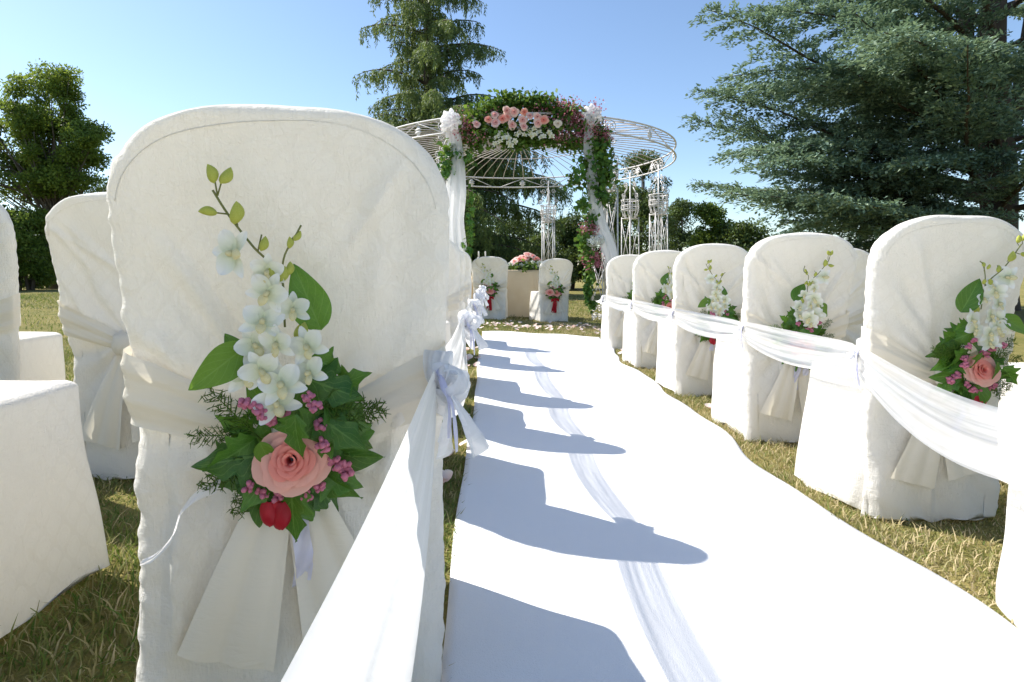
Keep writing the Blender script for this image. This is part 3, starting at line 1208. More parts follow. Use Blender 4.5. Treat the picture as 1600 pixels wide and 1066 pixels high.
def wrinkle(x, z, seed):
    d = 0.0032 * sn(x * 22, z * 13, seed) + 0.0014 * sn(x * 50 + z * 30, z * 44, seed + 3)
    ed = min(1.0, max(0.0, (abs(x) - 0.17) / 0.05))
    d += ed * (0.0014 * sn(z * 90 + x * 20, x * 60, seed + 5) + 0.0015 * sn(z * 190, x * 120 + z * 40, seed + 9))
    # pull lines running up from the tied waist
    r = math.hypot(x, (z - 0.47))
    an = math.atan2(z - 0.47, x if abs(x) > 1e-6 else 1e-6)
    d += 0.0065 * math.sin(an * 11 + seed) * math.exp(-((r - 0.12) / 0.10) ** 2)
    d += crease(x, z, seed)
    # loose folds toward the hem
    if z < 0.35:
        d += 0.009 * math.sin(x * 34 + seed * 2 + 2 * math.sin(z * 6)) * (0.35 - z) / 0.35
    return d


def cover_mesh(seed):
    b = MB()
    zs = [0.004 + 0.0072 * i for i in range(110)]
    zs = [z for z in zs if z < ARCH0]
    na = 30
    for i in range(na + 1):
        a = PI / 2 * i / na
        zs.append(ARCH0 + (HC - ARCH0) * math.sin(a))
    nz = len(zs) - 1
    seq = [(0, (i + .0) / 84) for i in range(84)] + [(1, i / 12) for i in range(12)] + [(2, i / 40) for i in range(40)] + [(3, i / 12) for i in range(12)]
    nu = len(seq)

    def slab(a, t):
        z = zs[int(round(t * nz))]
        w = max(half_w(z, seed), 0.002)
        th = 0.038
        dtop = HC - z
        if dtop < 0.022:
            th *= math.sqrt(max(0.0, 1 - ((0.022 - dtop) / 0.022) ** 2)) * 0.95 + 0.05
        th = min(th, w + 0.003)
        # stadium loop: straight front and back, half-round ends
        k, f = seq[int(round(a * nu)) % nu]
        if k == 0:      # rear, left -> right
            x, y = lerp(-w + th, w - th, f), -th
        elif k == 1:
            an = -PI / 2 + PI * f
            x, y = w - th + th * math.cos(an), th * math.sin(an)
        elif k == 2:
            x, y = lerp(w - th, -w + th, f), th
        else:
            an = PI / 2 + PI * f
            x, y = -w + th + th * math.cos(an), th * math.sin(an)
        fade = min(1, dtop / 0.05)
        dis = wrinkle(x * (1 if y < 0 else 1.3), z, seed) * fade
        yy = back_y(z) + 0.038 + y
        if y < 0:
            yy -= dis
            # seat of the shell pushes the middle in a little
            yy += hollow(x, z)
        else:
            yy += dis * 0.6
        x += dis * 0.8 * (1 if x > 0 else -1) * (1 if abs(x) > w - 0.05 else 0)
        zz = z + (0.010 * math.sin(x * 25 + seed * 3) + 0.006 * math.sin(x * 61 + seed) if z < 0.01 else 0) + 0.012 * (z < 0.01)
        return (x, yy, zz + 0.0022 * sn(x * 30, 2, seed) * (1 - fade))
    b.grid(slab, nu, nz, True)
    b.f.append(tuple(nz * nu + i for i in range(nu)))
    b.uv.append(None)
    # skirt and seat
    lv = [(0.010 + 0.0145 * i, 1.0) for i in range(30)]
    ztop = lv[-1][0]
    lv += [(ztop + 0.016 * math.sin(PI / 2 * i / 5), 1.0 - 0.022 * (1 - math.cos(PI / 2 * i / 5)) / 0.22) for i in range(1, 6)]
    zc = lv[-1][0]
    for s in (0.85, 0.65, 0.4, 0.2, 0.02):
        lv.append((zc + 0.004 * (1 - s), s * lv[34][1]))
    nl = len(lv) - 1
    nu2 = 120

    def skirt(a, t):
        z, k = lv[int(round(t * nl))]
        w = half_w(min(z, 0.45), seed) - 0.003
        y0 = 0.02
        y1 = 0.405 + 0.04 * (1 - min(1, z / .45))
        cy = (y0 + y1) / 2
        hy = (y1 - y0) / 2
        an = 2 * PI * a
        p = 0.22      # squircle
        c, s = math.cos(an), math.sin(an)
        x = w * math.copysign(abs(c) ** p, c) if abs(c) > 1e-6 else 0
        y = hy * math.copysign(abs(s) ** p, s) if abs(s) > 1e-6 else 0
        along = x * 26 + y * 31
        dis = 0.0045 * sn(along, z * 15, seed + 7)
        if z < 0.4:
            dis += 0.011 * math.sin(along * 1.1 + seed + 1.5 * math.sin(z * 7 + along * 0.1)) * (0.4 - z) / 0.4
        x *= 1 + FLARE[seed] * (1 - min(z, .45) / .45) * max(0.0, (y + hy) / (2 * hy)) ** 1.2
        L = math.hypot(x, y) + 1e-6
        x = x * k + dis * x / L
        y = cy + y * k + max(dis, -0.004) * y / L
        y = max(y, 0.012)
        zz = z
        if z < 0.012:
            zz += 0.010 * math.sin(along * 0.8 + seed * 1.3) + 0.008 * math.sin(along * 0.31 + seed) + 0.010
        if k < 0.95:
            zz += 0.004 * sn(x * 20, y * 18, seed)
        return (x, y, zz)
    b.grid(skirt, nu2, nl, True)
    return b.mesh('cover', M['cover'])


def seam_mesh(seed):
    b = MB()
    pts = []
    for i in range(41):
        a = PI * (0.06 + 0.88 * i / 40)
        sgn = 1
        ca, sa = math.cos(a), math.sin(a)
        z = ARCH0 - 0.02 + (HC - 0.026 - ARCH0 + 0.02) * abs(sa) ** 0.8
        x = 0.214 * math.copysign(abs(ca) ** 0.8, ca)
        pts.append((x, back_y(z) - 0.0005 - wrinkle(x, z, seed) * min(1, (HC - z) / 0.05) + hollow(x, z), z + 0.003 * math.sin(x * 19)))
    b.tube(pts, 0.0006, 5)
    return b.mesh('seam', M['cover'])


def sash_meshes(seed):
    rr = random.Random(seed * 13 + 1)
    band = MB()

    def zc(x):
        s = abs(x) / 0.21
        return 0.450 + 0.085 * s ** 1.1

    def hw(x):
        s = min(1, abs(x) / 0.21)
        return 0.024 + 0.030 * s ** 0.9

    def fn(a, t):
        # around the rear from one side to the other and a little along the sides
        q = (a - 0.5) * 2
        xmax = 0.214
        run = q * 0.262
        if abs(run) <= xmax:
            x = run
            y = 0
            ex = 0
        else:
            x = math.copysign(xmax, run)
            ex = abs(run) - xmax
            y = ex
        z = zc(x) + (t - 0.5) * 2 * hw(x) + ex * 0.15
        pl = 0.0026 * math.sin(t * 13 + 3 * abs(q) + seed) + 0.0014 * math.sin(t * 31 - 5 * abs(q))
        bul = 0.006 * math.sin(PI * t)
        yb = back_y(z) - 0.007 - bul - pl
        corner = max(0, abs(x) - 0.185) / 0.03
        if ex > 0 or corner > 0:
            cx = min(1, corner)
            xo = math.copysign(half_w(min(z, 0.6), seed) + 0.001 + bul * 0.4 + pl * 0.4, x)
            x = lerp(x, xo, cx)
            yb = yb + 0.016 * cx + y * 1.0
        return (x, yb, z)
    band.grid(fn, 60, 16)
    knot = MB()
    knot.ball((0, back_y(0.455) - 0.028, 0.455), 0.034, 16, 12, (0.95, 0.75, 1.15), lambda d: 1 + 0.10 * math.sin(d.x * 9 + d.z * 5 + seed) + 0.06 * math.sin(d.z * 13))
    tails = []
    for s, ln, wd, sp in ((-1, 0.33, 0.135, 0.085), (1, 0.305, 0.13, 0.080)):
        m = MB()

        def ft(a, t, s=s, ln=ln, wd=wd, sp=sp):
            w = lerp(0.020, wd, t ** 0.75)
            xx = s * (0.006 + sp * t) + (a - 0.5) * w
            end = 0.035 * (a if s > 0 else 1 - a) * t
            z = 0.440 - ln * t + end
            fold = 0.011 * math.sin(a * 7 + seed + s) * (0.25 + 0.75 * t) * (1 - 0.3 * t)
            y = back_y(max(z, 0.02)) - 0.024 + 0.004 * t - abs(fold) - 0.006 * math.sin(t * 5 + s)
            return (xx, y, z)
        m.grid(ft, 16, 22)
        tails.append(m.mesh('sash_tail', M['sash']))
    return band.mesh('sash', M['sash']), knot.mesh('sash_knot', M['sash']), tails


COVERS = [(cover_mesh(s), seam_mesh(s)) + sash_meshes(s) for s in (1.0, 2.6, 4.3, 5.7)]


def make_chair(x, y, rz, label, group, var=0, sxy=1.0, sz=1.0):
    root = tag(empty('covered_chair', (x, y, gz(x)), rz), label, 'chair', group)
    root.scale = (sxy, sxy, sz)
    cv, se, bd, kn, tl = COVERS[var]
    c = link('cover', cv, root)
    link('seam', se, root)
    s = link('sash', bd, root)
    k = link('sash_knot', kn, root)
    for t in tl:
        link('sash_tail', t, root)
    return root


GL = 'white covered chairs in rows left of the aisle'
GRT = 'white covered chairs in rows right of the aisle'
GA = 'white covered chairs at the altar table'
XL, XR = -0.300, 1.345
chairs = {}
chairs['L1'] = make_chair(XL - 0.002, 0.885, R(8), 'very large near white chair filling the left, with orchid and pink rose bouquet', GL, 0, 1.02, 1.012)
chairs['L0'] = make_chair(XL - 0.135, -0.05, 0, 'white chair seat edge cut off at the bottom left corner of the picture', GL, 1)
for i, y in enumerate((1.87, 2.73, 3.49, 4.58, 5.62)):
    chairs['Lr%d' % i] = make_chair(XL - 0.112 - 0.012 * (i % 2), y, R((i * 37 % 5) - 2), (
        'first white chair hidden behind the large near chair, showing only its aisle edge',
        'second white chair behind the large near chair, edge beside the white tulle bows',
        'third white chair behind the large near chair, nearly hidden beside the aisle',
        'fourth white chair behind the large near chair, nearly hidden beside the aisle',
        'farthest white chair of the left aisle row, nearly hidden near the draped post')[i], GL, (i + 1) % 3)
chairs['L2'] = make_chair(-1.165, 1.87, R(-2), 'white chair with cream sash knot and two hanging tails behind the large near chair', GL, 2)
chairs['L4'] = make_chair(-1.10, 0.88, R(1), 'white chair showing only its sunlit seat and shaded side at the lower left', GL, 3)
chairs['L3'] = make_chair(-1.755, 1.86, R(1), 'white chair at the left frame edge with seat seen side on', GL, 2)
chairs['L3'].scale.y = 0.62
rows = (0.86, 1.75, 2.54, 3.49, 4.50, 5.62)
rl = ('white chair corner cut off by the right frame edge, nearest right of the aisle',
      'large white chair at right with pink rose and tall orchid bouquet',
      'white chair with bouquet and red ribbon, second large one right of the aisle',
      'white chair with cream rose bouquet, in the middle of the right aisle row',
      'white chair with small pink bouquet half hidden by tulle, fourth from the right front',
      'farthest white chair of the right aisle row, beside the ivy covered post')
for i, y in enumerate(rows):
    chairs['R%d' % i] = make_chair(XR + (0, 0.015, 0, -0.01, 0, 0.02)[i], y, R((0, 1.5, -1, 1, 0, -1)[i]), rl[i], GRT, (2, 3, 2, 1, 2, 1)[i])
chairs['R1'].scale.y = 0.82
for i, (x, y) in enumerate(((2.06, 1.76), (2.07, 2.57), (2.09, 3.52), (2.05, 4.55))):
    chairs['S%d' % i] = make_chair(x, y, R((1, -2, 1, 2)[i]), (
        'white chair skirt low behind the large right chair at the frame edge',
        'white chair back glimpsed past the right edge of the large right chair',
        'second column white chair peeking out behind the red ribbon bouquet chair',
        'second column white chair top peeking out behind the cream rose chair')[i], GRT, 1 + i % 2)
chairs['A0'] = make_chair(0.005, 8.62, R(-4), 'left white chair at the altar table with red ribbon bouquet', GA, 1, 1.17, 1.02)
chairs['A1'] = make_chair(0.97, 8.55, R(16), 'right white chair at the altar table with red ribbon bouquet, turned inward', GA, 2, 1.12, 1.02)


# ------------------------------------------------------------------ flowers
def leaf_mesh(name, outline, mat, fold=0.25, curl=0.15, wave=0.0, n=12):
    """outline(t) -> half width for t 0..1 along unit length; lies in XY, tip to +Y, normal +Z"""
    b = MB()
    m = 4

    def fn(a, t):
        u = (a - 0.5) * 2
        w = outline(t)
        x = u * w
        y = t + 0.10 * abs(u) ** 1.5 * (w - 0.3) * (1 if t < .5 else -.2)
        z = fold * abs(x) - curl * t * t + wave * math.sin(t * 9 + u * 2) * abs(u)
        return (x, y, z)
    b.grid(fn, 2 * m, n)
    return b.mesh(name, mat)


def ivy_w(t):
    pts = [(0, 0.02), (0.06, 0.22), (0.12, 0.40), (0.19, 0.30), (0.25, 0.33), (0.31, 0.52), (0.38, 0.40), (0.45, 0.20), (0.53, 0.25), (0.60, 0.29), (0.68, 0.20), (0.8, 0.10), (0.92, 0.05), (1, 0.0)]
    return interp(t, [p[0] for p in pts], [p[1] for p in pts])


def point_w(t):
    return 0.30 * math.sin(PI * t ** 0.75) ** 0.8 * (1 - 0.15 * t) if 0 < t < 1 else 0.0


IVY = [leaf_mesh('ivy_leaf', ivy_w, M['leaf'], f, c, w, 34) for f, c, w in ((0.28, 0.22, 0.03), (-0.2, 0.3, 0.05), (0.15, 0.1, 0.04))]
PTL = [leaf_mesh('pointed_leaf', point_w, m, f, c, w, 16) for f, c, w, m in ((0.3, 0.18, 0.02, M['leaf']), (0.2, 0.1, 0.02, M['leaf_bright']))]


def petal_grid(b, length, width, cup, bend, wtop=0.65, M4=None, nu=6, nv=8):
    def fn(a, t):
        u = (a - 0.5) * 2
        w = width * (math.sin(PI * min(0.985, t * 0.92 + 0.06)) ** wtop)
        x = u * w
        y = t * length
        z = -cup * (1 - u * u) * w + bend * math.sin(t * PI * 0.55) * length * 0.3 + 0.06 * width * math.sin(u * 5 + t * 7)
        v = Vector((x, y, z))
        return M4 @ v if M4 is not None else v
    b.grid(fn, nu, nv)


def orchid_parts():
    """(name, mesh, matrix) of one orchid, radius about 1 unit, facing +Z"""
    sep = MB()
    petal_grid(sep, 1.05, 0.26, 0.25, 0.35)
    pet = MB()
    petal_grid(pet, 1.0, 0.44, 0.2, 0.3, 0.6)
    ms, mp = sep.mesh('petal', M['orchid']), pet.mesh('petal', M['orchid'])
    lip = MB()
    lip.ball((0, 0, 0.14), 0.2, 8, 6, (0.7, 0.9, 1.1))
    petal_grid(lip, 0.55, 0.22, -0.5, 0.9, 0.6, Matrix.Translation((0, -0.05, 0.1)) @ Matrix.Rotation(PI, 4, 'Z'))
    ml = lip.mesh('lip', M['orchid_lip'])
    out = []
    for k in range(3):
        out.append(('petal', ms, Matrix.Rotation(k * 2 * PI / 3, 4, 'Z') @ Matrix.Rotation(R(-8), 4, 'X')))
    for k in (60, -60):
        out.append(('petal', mp, Matrix.Rotation(R(k), 4, 'Z') @ Matrix.Translation((0, 0, 0.03))))
    out.append(('lip', ml, Matrix.Identity(4)))
    return out


ORCH = orchid_parts()


def join_meshes(name, parts):
    """one mesh out of (mesh, matrix) pieces, keeping materials and uvs"""
    bm = bmesh.new()
    mats = []
    for me, mx in parts:
        m0 = me.materials[0]
        if m0 not in mats:
            mats.append(m0)
        t = me.copy()
        t.transform(mx)
        n0 = len(bm.faces)
        bm.from_mesh(t)
        bm.faces.ensure_lookup_table()
        for f in bm.faces[n0:]:
            f.material_index = mats.index(m0)
            f.smooth = True
        bpy.data.meshes.remove(t)
    out = bpy.data.meshes.new(name)
    bm.to_mesh(out)
    bm.free()
    for m in mats:
        out.materials.append(m)
    return out


ORCH_ONE = join_meshes('orchid', [(me, mx) for _, me, mx in ORCH])


def rose_petals(seed, mats, n=27):
    """petal meshes of a rose of unit radius, opening to +Z"""
    rr = random.Random(seed)
    res = []
    for k in range(n):
        s = (k / (n - 1)) ** 0.8
        th0 = k * 2.39996 + rr.uniform(-.15, .15)
        rin = 0.06 + 0.30 * s
        rout = 0.13 + 0.80 * s ** 1.15
        hgt = 0.92 - 0.30 * s
        z0 = -0.05 - 0.35 * s * 0.5
        span = lerp(3.6, 1.95, min(1, s * 1.6))
        curl = 0.05 + 0.25 * s
        b = MB()

        def fn(a, t):
            u = (a - 0.5) * 2
            sh = 1 - 0.25 * abs(u) ** 2.6
            v = t * sh
            r = lerp(rin, rout, v ** 1.2)
            if v > 0.72:
                r += curl * ((v - 0.72) / 0.28) ** 1.6
            th = th0 + u * span / 2
            z = z0 + (hgt - z0) * math.sin(v * PI / 2 * (0.95 if s < .6 else 0.88)) - (0.12 * s * ((v - 0.75) / 0.25) if v > 0.75 else 0)
            r *= 1 + 0.03 * math.sin(u * 4 + k)
            return (math.cos(th) * r, math.sin(th) * r, z)
        b.grid(fn, 10, 8)
        res.append(b.mesh('petal', mats[0] if s < 0.6 else mats[1]))
    return res


ROSE_P = rose_petals(3, (M['rose'], M['rose_outer']))
ROSE = join_meshes('rose', [(m, Matrix.Identity(4)) for m in ROSE_P])
M['rose_pale_core'] = mat_petal('soft_pink_core', (0.82, 0.20, 0.20), (0.90, 0.50, 0.46), 0.3)
M['rose_pale'] = mat_petal('soft_pink_rose', (0.86, 0.42, 0.38), (0.92, 0.68, 0.62), 0.3)
ROSE_S = join_meshes('rose', [(m, Matrix.Identity(4)) for m in rose_petals(5, (M['rose_pale_core'], M['rose_pale']), 24)])
ROSE_C = join_meshes('rose', [(m, Matrix.Identity(4)) for m in rose_petals(8, (M['rose_cream'], M['rose_cream']), 18)])


def berry_mesh(seed):
    rr = random.Random(seed)
    b = MB()
    for k in range(16):
        v = Vector((rr.gauss(0, 1), rr.gauss(0, 1), rr.gauss(0, 1))).normalized() * rr.uniform(0.3, 0.9)
        b.ball((v.x * 0.65, v.y * 1.0, v.z * 0.65), rr.uniform(0.22, 0.36), 6, 4)
    return b.mesh('berry_cluster', M['berry'])


BERRY = [berry_mesh(s) for s in (1, 2, 3)]


def bud_mesh():
    b = MB()

    def fn(a, t):
        w = 0.30 * math.sin(PI * t) ** 0.7 * (1.15 - 0.4 * t)
        th = 2 * PI * a
        return (w * math.cos(th) + 0.12 * math.sin(t * 2.6), t, w * 0.8 * math.sin(th) + 0.05 * t)
    b.grid(fn, 8, 8, True)
    return b.mesh('bud', M['bud'])


BUD = bud_mesh()


def fern_mesh(seed):
    rr = random.Random(seed)
    b = MB()
    b.tube([(0, 0, 0), (0.02, 0.5, 0.05), (0.0, 1, 0.0)], [0.012, 0.01, 0.004], 4)
    for k in range(26):
        t = 0.15 + 0.85 * k / 26
        s = 1 if k % 2 else -1
        ln = 0.34 * (1 - t * 0.6)
        p = Vector((0, t, 0.05 * math.sin(t * 3)))
        d = Vector((s * rr.uniform(.6, 1), rr.uniform(.3, .8), rr.uniform(-.5, .7))).normalized() * ln
        b.tube([p, p + d], [0.012, 0.004], 3, False)
        for q in range(4):
            pp = p + d * (0.3 + 0.18 * q)
            dd = Vector((rr.gauss(0, 1), rr.gauss(0.6, 1), rr.gauss(0, 1))).normalized() * 0.10
            b.tube([pp, pp + dd], [0.010, 0.003], 3, False)
    return b.mesh('fern_sprig', M['fern'])


FERN = [fern_mesh(1), fern_mesh(2)]


def strip(name, pts, width, mat, parent, wdir=(0, 0, 1), taper=None, ripple=0.0, mesh_only=False):
    """cloth strip along pts, its width along wdir"""
    pts = [Vector(p) for p in pts]
    wd = Vector(wdir).normalized()
    b = MB()
    nseg = max(12, len(pts) * 4)

    def fn(a, t):
        q, tan = at_path(pts, min(t, 0.9999))
        w = width * (taper(t) if taper else 1)
        nrm = tan.cross(wd)
        nrm = nrm.normalized() if nrm.length > 1e-5 else Vector((1, 0, 0))
        return q + wd * ((a - 0.5) * w) + nrm * (ripple * math.sin(a * 8 + t * 14))
    b.grid(fn, 5, nseg)
    me = b.mesh(name, mat)
    return me if mesh_only else link(name, me, parent)


def smooth_pts(pts, n=6):
    """Catmull-Rom through pts"""
    p = [Vector(q) for q in pts]
    p = [p[0] * 2 - p[1]] + p + [p[-1] * 2 - p[-2]]
    out = []
    for i in range(1, len(p) - 2):
        for k in range(n):
            t = k / n
            out.append(0.5 * ((2 * p[i]) + (p[i + 1] - p[i - 1]) * t + (2 * p[i - 1] - 5 * p[i] + 4 * p[i + 1] - p[i + 2]) * t * t + (3 * p[i] - p[i - 1] - 3 * p[i + 1] + p[i + 2]) * t ** 3))
    out.append(p[-2])
    return out


def make_bouquet(seed, mirror=1, rose='pink', hero=False, bow='small', droop=1.0):
    """bouquet lying on the rear of a chair back. local: x right, z up, faces -Y; origin at the rose.
    coordinates were read as pixels of the near chair, 1125 px to the metre, relative to the rose (445,735)"""
    rr = random.Random(seed)
    root = empty('bouquet', (0, 0, 0))
    K = 1 / 1125

    def P(x, y, d):
        j = 0 if hero else rr.gauss(0, 5)
        return Vector((mirror * (x - 445 + j) * K, -d, -(y - 735 + j) * K))
    FACE = Vector((0, -1, 0))

    def put(name, me, loc, nrm, tip, s):
        nrm = Vector((nrm[0] * mirror, nrm[1], nrm[2]))
        tip = Vector((tip[0] * mirror, tip[1], tip[2]))
        return link(name, me, root, mat=frame(loc, nrm, tip, s))
    # leaves: (x, y of the stalk end, tip x, tip y, depth, kind)
    L = [(492, 526, 456, 424, 0.010, 'p0'),
         (385, 545, 302, 598, 0.030, 'b'), (385, 585, 350, 530, 0.020, 'p0'),
         (470, 600, 560, 640, 0.030, 'i'), (480, 570, 535, 600, 0.022, 'i'), (500, 640, 585, 690, 0.030, 'i'), (500, 690, 590, 735, 0.022, 'i'), (490, 660, 560, 720, 0.04, 'i'),
         (490, 620, 520, 570, 0.018, 'i'), (480, 760, 560, 800, 0.03, 'i'), (470, 770, 520, 850, 0.028, 'i'), (455, 780, 480, 870, 0.024, 'i'),
         (400, 780, 395, 880, 0.020, 'p0'), (390, 700, 310, 735, 0.032, 'i'), (380, 740, 300, 790, 0.028, 'i'), (385, 760, 320, 830, 0.022, 'i'), (380, 690, 330, 660, 0.020, 'i'),
         (360, 720, 300, 770, 0.04, 'i'), (410, 680, 370, 640, 0.02, 'b'), (462, 640, 468, 715, 0.072, 'i'), (405, 690, 420, 740, 0.060, 'b'), (520, 620, 575, 600, 0.02, 'i'), (430, 790, 440, 850, 0.02, 'i'), (500, 720, 590, 700, 0.02, 'p0')]
    for q in range(12):
        a = q * 2 * PI / 12 + rr.uniform(-.2, .2)
        L.append((445 + 38 * math.cos(a), 725 + 45 * math.sin(a), 445 + rr.uniform(100, 150) * math.cos(a), 735 + rr.uniform(110, 160) * math.sin(a), rr.uniform(0.016, 0.045), 'i' if q % 4 else 'p0'))
    for (x0, y0, x1, y1, d, k) in L:
        p0, p1 = P(x0, y0, d), P(x1, y1, d)
        tip = p1 - p0
        ln = tip.length * (0.98 if k == 'i' else 1.0)
        me = {'i': IVY[rr.randrange(3)], 'p0': PTL[0], 'b': PTL[1]}[k]
        nr = FACE + Vector((rr.uniform(-.75, .75), 0, rr.uniform(-.3, .9)))
        link('leaf', me, root, mat=frame(p0, nr, tip, ln))
    # orchids
    for (x, y, s, d) in ((420, 462, 0.030, 0.030), (412, 505, 0.033, 0.036), (432, 540, 0.030, 0.040), (398, 545, 0.030, 0.032), (410, 580, 0.034, 0.045),
                         (385, 590, 0.030, 0.036), (440, 600, 0.036, 0.052), (478, 545, 0.033, 0.040), (480, 585, 0.032, 0.046), (455, 490, 0.026, 0.026), (430, 632, 0.032, 0.050), (420, 430, 0.024, 0.024)):
        nr = Vector((rr.uniform(-.5, .5), -1, rr.uniform(-.15, .55)))
        mx = frame(P(x, y, d), nr, Vector((rr.uniform(-.6, .6), 0, 1)), s * rr.uniform(0.86, 1.05))
        if hero:
            e = link('orchid', ORCH[5][1], root, mat=mx)
            for nm, me, m2 in ORCH[:5]:
                link(nm, me, e, mat=m2)
        else:
            link('orchid', ORCH_ONE, root, mat=mx)
    # the flower stalk with green buds
    st = MB()
    st.tube(smooth_pts([P(440, 520, 0.018), P(437, 440, 0.016), P(400, 395, 0.016), P(365, 345, 0.014), P(345, 310, 0.012)]), 0.0016, 5)
    st.tube(smooth_pts([P(437, 440, 0.016), P(445, 405, 0.018), P(462, 375, 0.018), P(470, 360, 0.016)]), 0.0014, 5)
    for q in ((365, 345, 350, 343), (378, 362, 372, 340), (352, 318, 360, 296), (352, 318, 350, 292), (405, 400, 412, 375), (450, 395, 458, 378), (437, 440, 428, 430)):
        st.tube([P(q[0], q[1], 0.014), P(q[2], q[3], 0.016)], 0.0011, 4)
    st.build('flower_stalk', M['stem'], root)
    for (x, y, tx, ty, s) in ((350, 300, 343, 278, 0.026), (358, 300, 372, 280, 0.026), (352, 343, 326, 343, 0.024), (374, 360, 376, 325, 0.033), (410, 400, 420, 362, 0.022), (458, 384, 472, 366, 0.017),
                              (452, 396, 452, 374, 0.017), (425, 448, 418, 420, 0.026), (448, 438, 452, 415, 0.020), (432, 450, 440, 428, 0.028), (455, 540, 470, 505, 0.03)):
        p = P(x, y, 0.018)
        put('bud', BUD, p, FACE + Vector((rr.uniform(-.6, .6), 0, rr.uniform(-.3, .3))), (P(tx, ty, 0.02) - p) * Vector((mirror, 1, 1)).x if mirror > 0 else Vector((-(P(tx, ty, 0.02) - p).x, 0, (P(tx, ty, 0.02) - p).z)), s)
    # half open orchid with green tip
    mx = frame(P(372, 402, 0.025), (-.5, -1, .2), (-1, 0, 0.1), 0.034)
    link('orchid', ORCH_ONE, root, mat=mx)
    # rose
    mx = frame(P(447, 738, 0.030), (0.05 * mirror, -0.93, 0.42), (0, 0, 1), 0.045 if rose == 'pink' else 0.043)
    if hero:
        e = link('rose', ROSE_P[0], root, mat=mx)
        for m in ROSE_P[1:]:
            link('petal', m, e)
    else:
        link('rose', ROSE if rose == 'pink' else ROSE_C, root, mat=mx)
    # berries
    for (x, y, s) in ((383, 628, .013), (402, 636, .014), (418, 660, .014), (410, 645, .012), (495, 672, .014), (500, 700, .015), (515, 735, .016), (530, 752, .017), (522, 742, .012), (383, 768, .012), (400, 785, .012),
                      (425, 790, .013), (470, 790, .013), (490, 633, .013), (478, 618, .011), (440, 655, .011), (490, 775, .012)):
        put('berry_cluster', BERRY[rr.randrange(3)], P(x, y, 0.050 + rr.uniform(-.006, .01)), FACE, (rr.uniform(-1, 1), 0, rr.uniform(-1, 1)), s)
    for (x, y, tx, ty, s) in ((400, 700, 350, 640, .10), (400, 720, 340, 760, .10), (480, 690, 570, 660, .10), (470, 640, 600, 655, .11), (400, 740, 370, 800, .09), (385, 690, 340, 690, .08)):
        p = P(x, y, 0.034)
        link('fern_sprig', FERN[rr.randrange(2)], root, mat=frame(p, FACE, P(tx, ty, 0.034) - p, s))
    # ribbons
    if bow == 'small':
        b = MB()
        for s, w, ln, dz in ((-1, 0.013, 0.038, 0.0), (1, 0.015, 0.042, -0.002), (0, 0.010, 0.032, 0.004)):
            m4 = Matrix.Translation((mirror * (-0.024) + s * 0.009, -0.036 - 0.004 * abs(s), -0.062 + dz)) @ Matrix((
                (1, 0, 0, 0), (0, 0, -1, 0), (0.25 * s, -1, 0, 0), (0, 0, 0, 1))) 
            petal_grid(b, ln, w, -0.55, 0.35, 0.45, m4, 8, 10)
        b.build('ribbon_loop', M['ribbon_red'], root)
        strip('ribbon_tail', smooth_pts([P(450, 800, 0.026), P(452, 860, 0.030), P(458, 920, 0.034), P(450, 975, 0.030)]), 0.026, M['ribbon'], root, (1, 0.1, 0), None, 0.003)
        if not hero:
            strip('ribbon_tail', smooth_pts([P(440, 800, 0.028), P(420, 850, 0.034), P(415, 900, 0.034)]), 0.026, M['ribbon'], root, (1, 0.2, 0.1), None, 0.003)
        else:
            strip('ribbon_tail', smooth_pts([P(330, 780, 0.030), P(300, 790, 0.038), P(275, 815, 0.042), P(258, 860, 0.045), P(232, 888, 0.048), P(212, 895, 0.05)]), 0.015, M['ribbon_white'], root, (0.4, 0.3, 1), lambda t: 1.5 - 0.9 * t, 0.001)
    else:
        b = MB()
        for s in (-1, 1):
            def fl(a, t, s=s):
                an = t * 2 * PI
                return Vector((s * 0.05 * (1 - math.cos(an)) * 0.5 + 0.004 * s, -0.045 - 0.018 * math.sin(an) , -0.085 + 0.012 * s * 0 + (a - .5) * 0.045 * (0.5 + 0.5 * (1 - math.cos(an)) * 0.5) - 0.012 * (1 - math.cos(an))))
            b.grid(fl, 4, 18)
        b.ball((0, -0.05, -0.085), 0.014, 8, 6)
        b.build('ribbon_bow', M['ribbon_red'], root)
        for dx in (-0.03, 0.012):
            strip('ribbon_tail', smooth_pts([(0, -0.05, -0.09), (dx * 0.6, -0.055, -0.18), (dx, -0.05, -0.30)]), 0.034, M['ribbon_red'], root, (1, 0, 0), None, 0.004)
        strip('ribbon_tail', smooth_pts([(0.02, -0.04, -0.08), (0.06, -0.05, -0.17), (0.07, -0.045, -0.26)]), 0.014, M['ribbon_white'], root, (1, 0, 0))
    return root


def hang(b, chair, dx, z, label, lean=True):
    """put a bouquet on the rear of a chair"""
    c = chairs[chair]
    m = Matrix.Translation(c.location) @ Matrix.Rotation(c.rotation_euler.z, 4, 'Z')
    p = m @ Vector((dx, back_y(z) - 0.020, z * c.scale.z))
    b.location = p
    b.rotation_euler = (R(12), 0, c.rotation_euler.z)
    tag(b, label, 'bouquet', 'bouquets tied to the chair backs')


